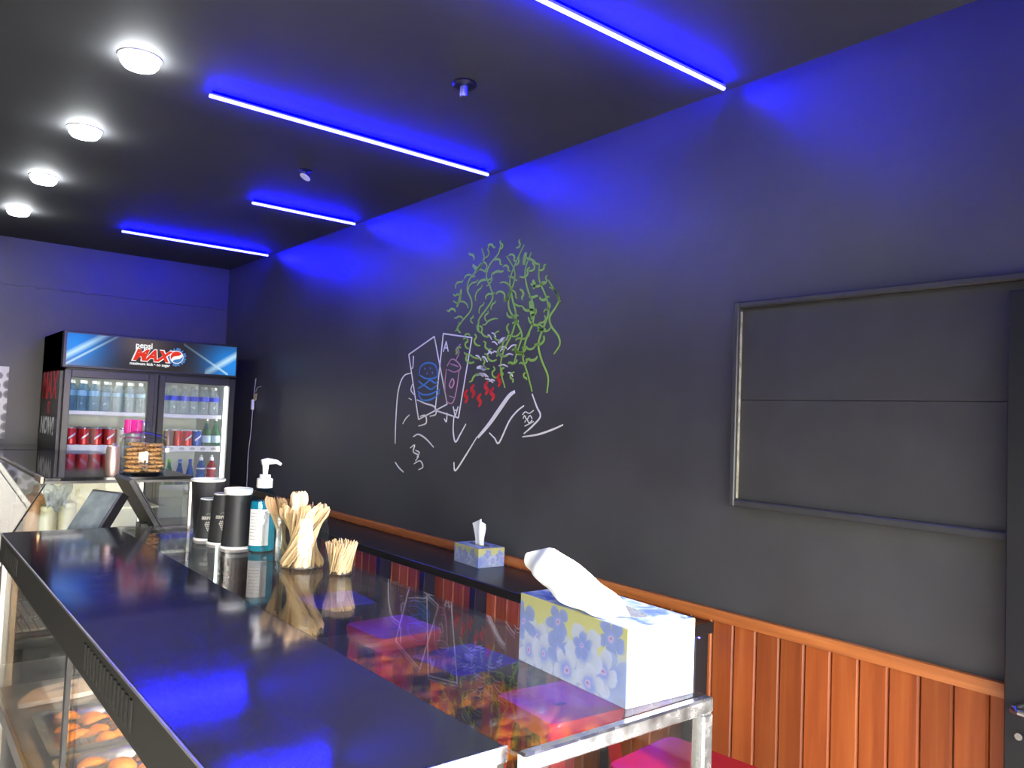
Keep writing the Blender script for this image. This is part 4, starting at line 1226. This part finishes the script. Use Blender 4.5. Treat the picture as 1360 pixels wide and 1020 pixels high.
SIG = [(3,[(2.586,1.624),(2.567,1.637),(2.541,1.631),(2.513,1.644)]),(3,[(2.58,1.608),(2.571,1.621),(2.555,1.605),(2.536,1.622),(2.52,1.609)]),(3,[(2.569,1.592),(2.555,1.605),(2.539,1.59),(2.52,1.603)]),(3,[(2.568,1.576),(2.51,1.597)])]
BURGER = [(5,[(3.43,1.816),(3.419,1.855),(3.363,1.872),(3.293,1.862),(3.263,1.831),(3.261,1.805)]),(5,[(3.429,1.812),(3.363,1.792),(3.287,1.794),(3.254,1.805)]),(5,[(3.434,1.781),(3.382,1.761),(3.328,1.784),(3.278,1.768),(3.246,1.782)]),(5,[(3.438,1.742),(3.382,1.757),(3.317,1.738),(3.264,1.756)]),(5,[(3.437,1.727),(3.385,1.711),(3.308,1.715),(3.242,1.737)]),(5,[(3.429,1.715),(3.397,1.685),(3.32,1.685),(3.247,1.711),(3.235,1.737)]),(4,[(3.382,1.846),(3.374,1.838)]),(4,[(3.333,1.848),(3.325,1.84)]),(4,[(3.31,1.825),(3.303,1.817)]),(4,[(3.359,1.822),(3.351,1.814)])]
SHAKE = [(4,[(3.183,1.837),(3.19,1.756),(3.171,1.682),(3.119,1.671),(3.091,1.726),(3.073,1.827)]),(4,[(3.178,1.851),(3.141,1.883),(3.089,1.867),(3.062,1.837),(3.111,1.82),(3.17,1.833)]),(4,[(3.103,1.878),(3.08,1.914),(3.094,1.936),(3.07,1.953)]),(5,[(3.146,1.77),(3.128,1.788),(3.113,1.769),(3.131,1.744),(3.151,1.755),(3.146,1.77)]),(4,[(3.147,1.704),(3.108,1.697)]),(4,[(3.153,1.862),(3.113,1.853),(3.081,1.845)])]
GREEN = [(6,[(2.723,2.077),(2.716,2.063),(2.697,2.053),(2.675,2.053),(2.66,2.061),(2.639,2.055)]),(5,[(2.787,2.054),(2.812,2.056),(2.837,2.053),(2.859,2.047),(2.876,2.036),(2.9,2.032)]),(7,[(2.749,2.133),(2.731,2.132),(2.716,2.137),(2.707,2.146),(2.706,2.158),(2.693,2.164)]),(6,[(2.703,2.025),(2.714,2.018),(2.718,2.009),(2.714,1.998),(2.704,1.989),(2.705,1.979)]),(5,[(2.839,2.099),(2.84,2.109),(2.835,2.118),(2.826,2.125),(2.813,2.129),(2.806,2.138)]),(5,[(2.675,2.115),(2.664,2.108),(2.651,2.102),(2.637,2.098),(2.623,2.097),(2.609,2.092)]),(5,[(2.773,1.997),(2.797,1.991),(2.805,1.976),(2.793,1.96),(2.767,1.953),(2.767,1.937)]),(6,[(2.809,2.168),(2.788,2.177),(2.76,2.172),(2.742,2.157),(2.743,2.14),(2.717,2.131)]),(5,[(2.641,2.037),(2.639,2.029),(2.647,2.023),(2.66,2.023),(2.67,2.028),(2.681,2.025)]),(5,[(2.868,2.048),(2.881,2.057),(2.885,2.069),(2.878,2.079),(2.862,2.084),(2.862,2.096)]),(5,[(2.703,2.174),(2.685,2.171),(2.671,2.163),(2.663,2.152),(2.664,2.142),(2.652,2.132)]),(7,[(2.704,1.966),(2.721,1.961),(2.734,1.952),(2.742,1.942),(2.746,1.929),(2.757,1.92)]),(6,[(2.884,2.152),(2.883,2.164),(2.871,2.172),(2.853,2.174),(2.834,2.17),(2.819,2.176)]),(7,[(2.612,2.094),(2.603,2.083),(2.588,2.075),(2.57,2.073),(2.554,2.076),(2.538,2.07)]),(6,[(2.835,1.978),(2.863,1.976),(2.89,1.985),(2.905,2.001),(2.901,2.019),(2.924,2.032)]),(5,[(2.781,2.216),(2.761,2.217),(2.74,2.213),(2.721,2.204),(2.708,2.192),(2.688,2.186)]),(5,[(2.623,1.982),(2.634,1.972),(2.652,1.966),(2.674,1.967),(2.694,1.973),(2.714,1.97)]),(5,[(2.928,2.088),(2.932,2.101),(2.928,2.113),(2.917,2.122),(2.9,2.128),(2.894,2.139)]),(7,[(2.637,2.171),(2.621,2.164),(2.612,2.153),(2.612,2.142),(2.621,2.134),(2.616,2.123)]),(7,[(2.75,1.929),(2.763,1.923),(2.773,1.914),(2.777,1.903),(2.777,1.892),(2.784,1.882)]),(5,[(2.881,2.212),(2.862,2.219),(2.848,2.23),(2.843,2.243),(2.846,2.259),(2.835,2.271)]),(7,[(2.571,2.044),(2.563,2.027),(2.545,2.014),(2.521,2.006),(2.495,2.006),(2.475,1.995)]),(5,[(2.909,1.997),(2.93,2.006),(2.941,2.02),(2.941,2.034),(2.93,2.046),(2.937,2.06)]),(6,[(2.719,2.237),(2.705,2.235),(2.692,2.231),(2.68,2.225),(2.67,2.217),(2.658,2.213)]),(7,[(2.645,1.928),(2.653,1.914),(2.646,1.898),(2.626,1.888),(2.602,1.887),(2.589,1.873)]),(5,[(2.96,2.151),(2.966,2.169),(2.961,2.186),(2.946,2.199),(2.924,2.208),(2.915,2.223)]),(7,[(2.573,2.135),(2.562,2.13),(2.549,2.128),(2.536,2.128),(2.525,2.131),(2.513,2.129)]),(6,[(2.824,1.918),(2.845,1.917),(2.864,1.923),(2.874,1.935),(2.87,1.948),(2.887,1.957)]),(7,[(2.838,2.261),(2.826,2.268),(2.81,2.271),(2.792,2.27),(2.775,2.266),(2.758,2.268)]),(5,[(2.559,1.981),(2.564,1.965),(2.582,1.955),(2.606,1.951),(2.632,1.957),(2.654,1.949)]),(5,[(2.977,2.047),(2.99,2.054),(2.996,2.063),(2.991,2.072),(2.977,2.075),(2.979,2.085)]),(6,[(2.641,2.227),(2.617,2.222),(2.596,2.225),(2.586,2.238),(2.59,2.253),(2.572,2.26)]),(6,[(2.7,1.886),(2.717,1.882),(2.735,1.882),(2.753,1.887),(2.767,1.896),(2.786,1.898)]),(7,[(2.955,2.222),(2.943,2.235),(2.923,2.243),(2.897,2.244),(2.871,2.239),(2.848,2.244)]),(6,[(2.526,2.076),(2.521,2.067),(2.524,2.058),(2.533,2.052),(2.546,2.05),(2.552,2.042)]),(6,[(2.912,1.938),(2.937,1.941),(2.956,1.953),(2.959,1.968),(2.945,1.98),(2.958,1.994)]),(6,[(2.764,2.287),(2.75,2.291),(2.733,2.287),(2.722,2.277),(2.724,2.267),(2.708,2.26)]),(6,[(2.581,1.917),(2.586,1.901),(2.607,1.893),(2.632,1.896),(2.65,1.91),(2.675,1.906)]),(5,[(3.02,2.122),(3.031,2.14),(3.056,2.155),(3.088,2.16),(3.118,2.156),(3.148,2.168)]),(7,[(2.564,2.188),(2.545,2.176),(2.521,2.172),(2.5,2.175),(2.486,2.185),(2.463,2.184)]),(6,[(2.784,1.868),(2.806,1.863),(2.83,1.866),(2.848,1.877),(2.854,1.892),(2.877,1.899)]),(5,[(2.909,2.285),(2.891,2.292),(2.885,2.305),(2.894,2.32),(2.914,2.332),(2.914,2.346)]),(7,[(2.506,2.004),(2.503,1.994),(2.493,1.987),(2.48,1.984),(2.467,1.987),(2.455,1.982)]),(5,[(2.996,1.991),(3.011,1.999),(3.028,1.998),(3.039,1.991),(3.035,1.98),(3.051,1.977)]),(6,[(2.672,2.283),(2.661,2.285),(2.653,2.291),(2.651,2.299),(2.654,2.308),(2.648,2.314)]),(7,[(2.637,1.863),(2.643,1.854),(2.655,1.849),(2.671,1.848),(2.685,1.853),(2.699,1.849)]),(5,[(3.025,2.208),(3.022,2.222),(3.01,2.233),(2.99,2.24),(2.966,2.241),(2.951,2.25)]),(7,[(2.502,2.124),(2.494,2.114),(2.478,2.109),(2.463,2.111),(2.456,2.12),(2.44,2.118)]),(5,[(2.885,1.88),(2.912,1.878),(2.94,1.881),(2.967,1.888),(2.99,1.899),(3.019,1.904)]),(6,[(2.829,2.325),(2.814,2.329),(2.796,2.325),(2.785,2.315),(2.786,2.304),(2.77,2.297)]),(6,[(2.52,1.927),(2.524,1.913),(2.542,1.905),(2.566,1.907),(2.584,1.918),(2.606,1.913)]),(5,[(3.059,2.072),(3.069,2.082),(3.086,2.087),(3.103,2.088),(3.117,2.082),(3.134,2.086)]),(6,[(2.579,2.246),(2.558,2.244),(2.544,2.251),(2.544,2.265),(2.557,2.277),(2.548,2.287)]),(6,[(2.725,1.83),(2.738,1.827),(2.745,1.819),(2.743,1.81),(2.734,1.803),(2.738,1.794)]),(5,[(2.987,2.288),(2.97,2.296),(2.946,2.298),(2.921,2.293),(2.9,2.282),(2.876,2.281)]),(5,[(2.467,2.044),(2.459,2.032),(2.462,2.021),(2.476,2.014),(2.494,2.014),(2.502,2.004)]),(6,[(2.988,1.927),(3.013,1.93),(3.03,1.941),(3.03,1.956),(3.011,1.964),(3.022,1.978)]),(6,[(2.726,2.332),(2.709,2.336),(2.691,2.33),(2.681,2.318),(2.686,2.307),(2.669,2.298)]),(5,[(2.569,1.859),(2.572,1.85),(2.582,1.845),(2.597,1.844),(2.609,1.849),(2.622,1.845)]),(6,[(3.085,2.17),(3.085,2.182),(3.098,2.193),(3.118,2.197),(3.136,2.193),(3.153,2.202)]),(5,[(2.499,2.182),(2.481,2.177),(2.465,2.181),(2.46,2.192),(2.468,2.204),(2.456,2.212)]),(6,[(2.835,1.828),(2.856,1.829),(2.874,1.838),(2.88,1.851),(2.872,1.863),(2.885,1.874)]),(5,[(2.907,2.346),(2.887,2.349),(2.875,2.358),(2.873,2.371),(2.884,2.384),(2.875,2.395)]),(7,[(2.466,1.957),(2.463,1.942),(2.471,1.93),(2.489,1.922),(2.511,1.923),(2.524,1.912)]),(7,[(3.075,2.008),(3.092,2.017),(3.101,2.028),(3.099,2.04),(3.088,2.048),(3.092,2.06)]),(7,[(2.617,2.305),(2.593,2.302),(2.571,2.295),(2.551,2.285),(2.535,2.273),(2.513,2.265)]),(5,[(2.653,1.809),(2.671,1.805),(2.68,1.795),(2.675,1.783),(2.659,1.776),(2.662,1.764)]),(6,[(3.063,2.268),(3.053,2.279),(3.034,2.283),(3.011,2.279),(2.993,2.269),(2.973,2.27)]),(6,[(2.445,2.097),(2.435,2.086),(2.436,2.075),(2.447,2.067),(2.465,2.066),(2.471,2.056)]),(7,[(2.954,1.863),(2.981,1.859),(3.008,1.867),(3.022,1.882),(3.015,1.898),(3.038,1.91)]),(5,[(2.798,2.372),(2.781,2.373),(2.772,2.381),(2.777,2.393),(2.793,2.401),(2.79,2.412)]),(7,[(2.502,1.873),(2.51,1.863),(2.525,1.857),(2.544,1.857),(2.561,1.863),(2.578,1.859)]),(7,[(3.128,2.113),(3.135,2.124),(3.152,2.13),(3.17,2.129),(3.181,2.122),(3.199,2.126)]),(6,[(2.517,2.245),(2.503,2.239),(2.489,2.239),(2.48,2.246),(2.481,2.256),(2.468,2.259)]),(5,[(2.767,1.788),(2.791,1.788),(2.809,1.799),(2.81,1.814),(2.793,1.824),(2.805,1.838)]),(7,[(2.993,2.349),(2.989,2.358),(2.994,2.368),(3.008,2.377),(3.025,2.38),(3.034,2.39)]),(5,[(2.424,2.001),(2.427,1.987),(2.443,1.977),(2.466,1.977),(2.488,1.986),(2.508,1.979)]),(7,[(3.066,1.936),(3.084,1.938),(3.099,1.934),(3.105,1.924),(3.097,1.914),(3.109,1.906)]),(6,[(2.675,2.36),(2.659,2.36),(2.649,2.366),(2.648,2.375),(2.656,2.385),(2.649,2.393)]),(5,[(2.577,1.805),(2.586,1.8),(2.588,1.792),(2.581,1.784),(2.569,1.781),(2.567,1.773)]),(6,[(3.131,2.227),(3.135,2.241),(3.126,2.252),(3.107,2.257),(3.084,2.254),(3.071,2.263)]),(5,[(2.441,2.16),(2.419,2.15),(2.402,2.137),(2.39,2.122),(2.384,2.107),(2.369,2.093)]),(6,[(2.897,1.804),(2.921,1.805),(2.942,1.8),(2.958,1.79),(2.965,1.777),(2.985,1.77)]),(7,[(2.883,2.398),(2.875,2.404),(2.86,2.403),(2.847,2.397),(2.841,2.388),(2.826,2.385)]),(6,[(2.932,2.395),(2.908,2.343),(2.951,2.3),(3.02,2.259),(3.033,2.211),(2.996,2.158),(2.999,2.109),(3.065,2.064),(3.119,2.018)]),(6,[(2.784,2.401),(2.801,2.353),(2.862,2.31),(2.887,2.261),(2.852,2.206),(2.831,2.152),(2.876,2.105),(2.932,2.058),(2.927,2.006)]),(6,[(2.619,2.366),(2.671,2.294),(2.709,2.219),(2.687,2.137),(2.656,2.055),(2.681,1.977),(2.738,1.901),(2.751,1.821),(2.714,1.741)]),(6,[(2.568,2.325),(2.605,2.254),(2.588,2.176),(2.543,2.096),(2.539,2.021),(2.581,1.949),(2.599,1.875),(2.561,1.798),(2.528,1.724)]),(6,[(2.512,2.269),(2.509,2.199),(2.462,2.125),(2.441,2.055),(2.472,1.989),(2.499,1.923),(2.472,1.853),(2.429,1.784),(2.433,1.717)]),(6,[(2.451,2.191),(2.412,2.148),(2.379,2.106),(2.398,2.07),(2.433,2.034),(2.421,1.995),(2.376,1.953),(2.364,1.915),(2.398,1.878)]),(6,[(2.741,2.333),(2.682,2.266),(2.679,2.207),(2.712,2.152),(2.707,2.092),(2.65,2.029),(2.611,1.969),(2.631,1.913),(2.656,1.856)])]
LEAF = [(12,[(3.115,2.135),(3.093,2.177),(3.084,2.22)]),(14,[(2.616,2.276),(2.612,2.305),(2.604,2.33)]),(12,[(2.565,2.113),(2.553,2.073),(2.546,2.033)]),(12,[(2.551,2.202),(2.539,2.181),(2.543,2.162)]),(12,[(2.999,2.326),(2.961,2.303),(2.927,2.324)])]
ACCENT = [(5,[(2.697,1.808),(2.679,1.805),(2.661,1.789)]),(10,[(2.894,1.834),(2.878,1.837),(2.863,1.826)]),(5,[(2.928,1.8),(2.903,1.804),(2.878,1.794)]),(4,[(2.725,1.883),(2.695,1.891),(2.665,1.885)]),(5,[(2.808,1.908),(2.78,1.901),(2.751,1.88)]),(10,[(2.776,1.944),(2.745,1.958),(2.713,1.959)]),(4,[(2.823,1.95),(2.803,1.949),(2.782,1.935)]),(5,[(2.862,1.783),(2.833,1.78),(2.803,1.765)]),(5,[(2.903,1.807),(2.872,1.806),(2.84,1.791)]),(4,[(2.707,1.909),(2.678,1.926),(2.649,1.929)]),(4,[(2.759,1.904),(2.747,1.914),(2.734,1.911)]),(5,[(2.893,1.887),(2.872,1.881),(2.85,1.86)]),(5,[(2.944,1.894),(2.922,1.888),(2.899,1.869)]),(4,[(2.861,1.893),(2.834,1.904),(2.806,1.901)]),(5,[(2.849,1.91),(2.836,1.909),(2.822,1.895)]),(4,[(2.91,1.81),(2.883,1.807),(2.856,1.791)]),(4,[(2.828,1.992),(2.812,1.988),(2.795,1.971)]),(4,[(2.767,1.84),(2.734,1.844),(2.699,1.834)]),(4,[(2.749,1.92),(2.731,1.925),(2.712,1.916)]),(10,[(2.931,1.835),(2.902,1.837),(2.873,1.824)]),(5,[(2.833,1.772),(2.813,1.779),(2.791,1.773)]),(4,[(2.858,1.985),(2.842,1.98),(2.825,1.96)])]
RED = [(11,[(3.013,1.672),(2.996,1.694),(3.021,1.711),(2.999,1.733)]),(11,[(2.96,1.697),(2.943,1.718),(2.969,1.736),(2.946,1.757)]),(11,[(2.904,1.656),(2.888,1.677),(2.912,1.694),(2.89,1.715)]),(11,[(2.856,1.711),(2.84,1.732),(2.864,1.749),(2.842,1.769)]),(11,[(2.808,1.684),(2.793,1.704),(2.817,1.721),(2.796,1.742)]),(11,[(2.763,1.748),(2.748,1.768),(2.771,1.785),(2.75,1.805)])]
CARDS = [[(3.542,1.922),(3.304,2.003),(3.163,1.664),(3.417,1.584)],[(3.224,2.013),(2.98,1.979),(3.063,1.6),(3.267,1.633)]]
GLYPH = [(3.494,1.884),(3.195,1.945),(3.09,1.632)]

# ---------------------------------------------------------------- line mural painted on the right wall: (width mm, [(y, z), ...])
def stroke_bm(wd, pts, bm=None, taper=True):
    bm = bm or bmesh.new()
    P = smooth_line(pts, 4); n = len(P)
    L_, R_ = [], []
    for i, (y, z) in enumerate(P):
        a = P[max(i - 1, 0)]; b_ = P[min(i + 1, n - 1)]
        dy, dz = b_[0] - a[0], b_[1] - a[1]; l = math.hypot(dy, dz) or 1
        t = i / max(1, n - 1)
        w_ = wd * .00068 * (1.0 if not taper else .45 + .75 * math.sin(math.pi * min(1, max(0, .12 + .76 * t))))
        ny, nz = -dz / l * w_, dy / l * w_
        L_.append((y + ny, z + nz)); R_.append((y - ny, z - nz))
    for x in (W - .0005, W - .0022):
        pass
    f_ = [bm.verts.new((W - .002, y, z)) for (y, z) in L_]; g_ = [bm.verts.new((W - .002, y, z)) for (y, z) in R_]
    f2 = [bm.verts.new((W - .0002, y, z)) for (y, z) in L_]; g2 = [bm.verts.new((W - .0002, y, z)) for (y, z) in R_]
    for i in range(n - 1):
        bm.faces.new((f_[i], f_[i + 1], g_[i + 1], g_[i]))
        bm.faces.new((f_[i], f2[i], f2[i + 1], f_[i + 1])); bm.faces.new((g_[i], g_[i + 1], g2[i + 1], g2[i]))
    bm.faces.new((f_[0], g_[0], g2[0], f2[0])); bm.faces.new((f_[-1], f2[-1], g2[-1], g_[-1]))
    bmesh.ops.recalc_face_normals(bm, faces=bm.faces)
    return bm
mu = thing('wall_mural', 'painted line mural of green curls, white and red strokes and two playing cards', 'mural', (W, 3.2, 1.4), world=True)
for (lst, nm, mt) in ((WHITE, 'white_line', 'mural_white'), (GREEN, 'green_curl', 'mural_green'), (LEAF, 'green_leaf', 'mural_green'), (RED, 'red_stroke', 'mural_red'), (ACCENT, 'white_stroke', 'mural_white')):
    for (wd, pts) in lst: obj(nm, stroke_bm(wd, pts), mt, mu)
sg = bmesh.new()
for (wd, pts) in SIG: stroke_bm(wd, pts, sg, False)
obj('signature_scribble', sg, 'mural_white', mu)
for ci_, cpts in enumerate(CARDS):
    bm = bmesh.new()
    for k in range(4): 
        a, b_ = cpts[k], cpts[(k + 1) % 4]
        stroke_bm(5, [a, b_], bm, False)
    cd = obj('playing_card', bm, 'mural_white', mu)
    art = bmesh.new()
    for (wd, pts) in (BURGER if ci_ == 0 else SHAKE): stroke_bm(wd, pts, art)
    obj('burger_drawing' if ci_ == 0 else 'milkshake_drawing', art, 'mural_blue' if ci_ == 0 else 'mural_pink', cd)
    for (ch, gi, flip) in ((('J', 0, 1),) if ci_ == 0 else (('A', 1, 1), ('A', 2, -1))):
        bm = text_mesh(ch, .075, .0008)
        y, z = GLYPH[gi]
        xf(bm, basis((0, -flip, 0), (0, 0, flip), (W - .0012, y, z)))
        obj('card_letter', bm, 'mural_white', cd)
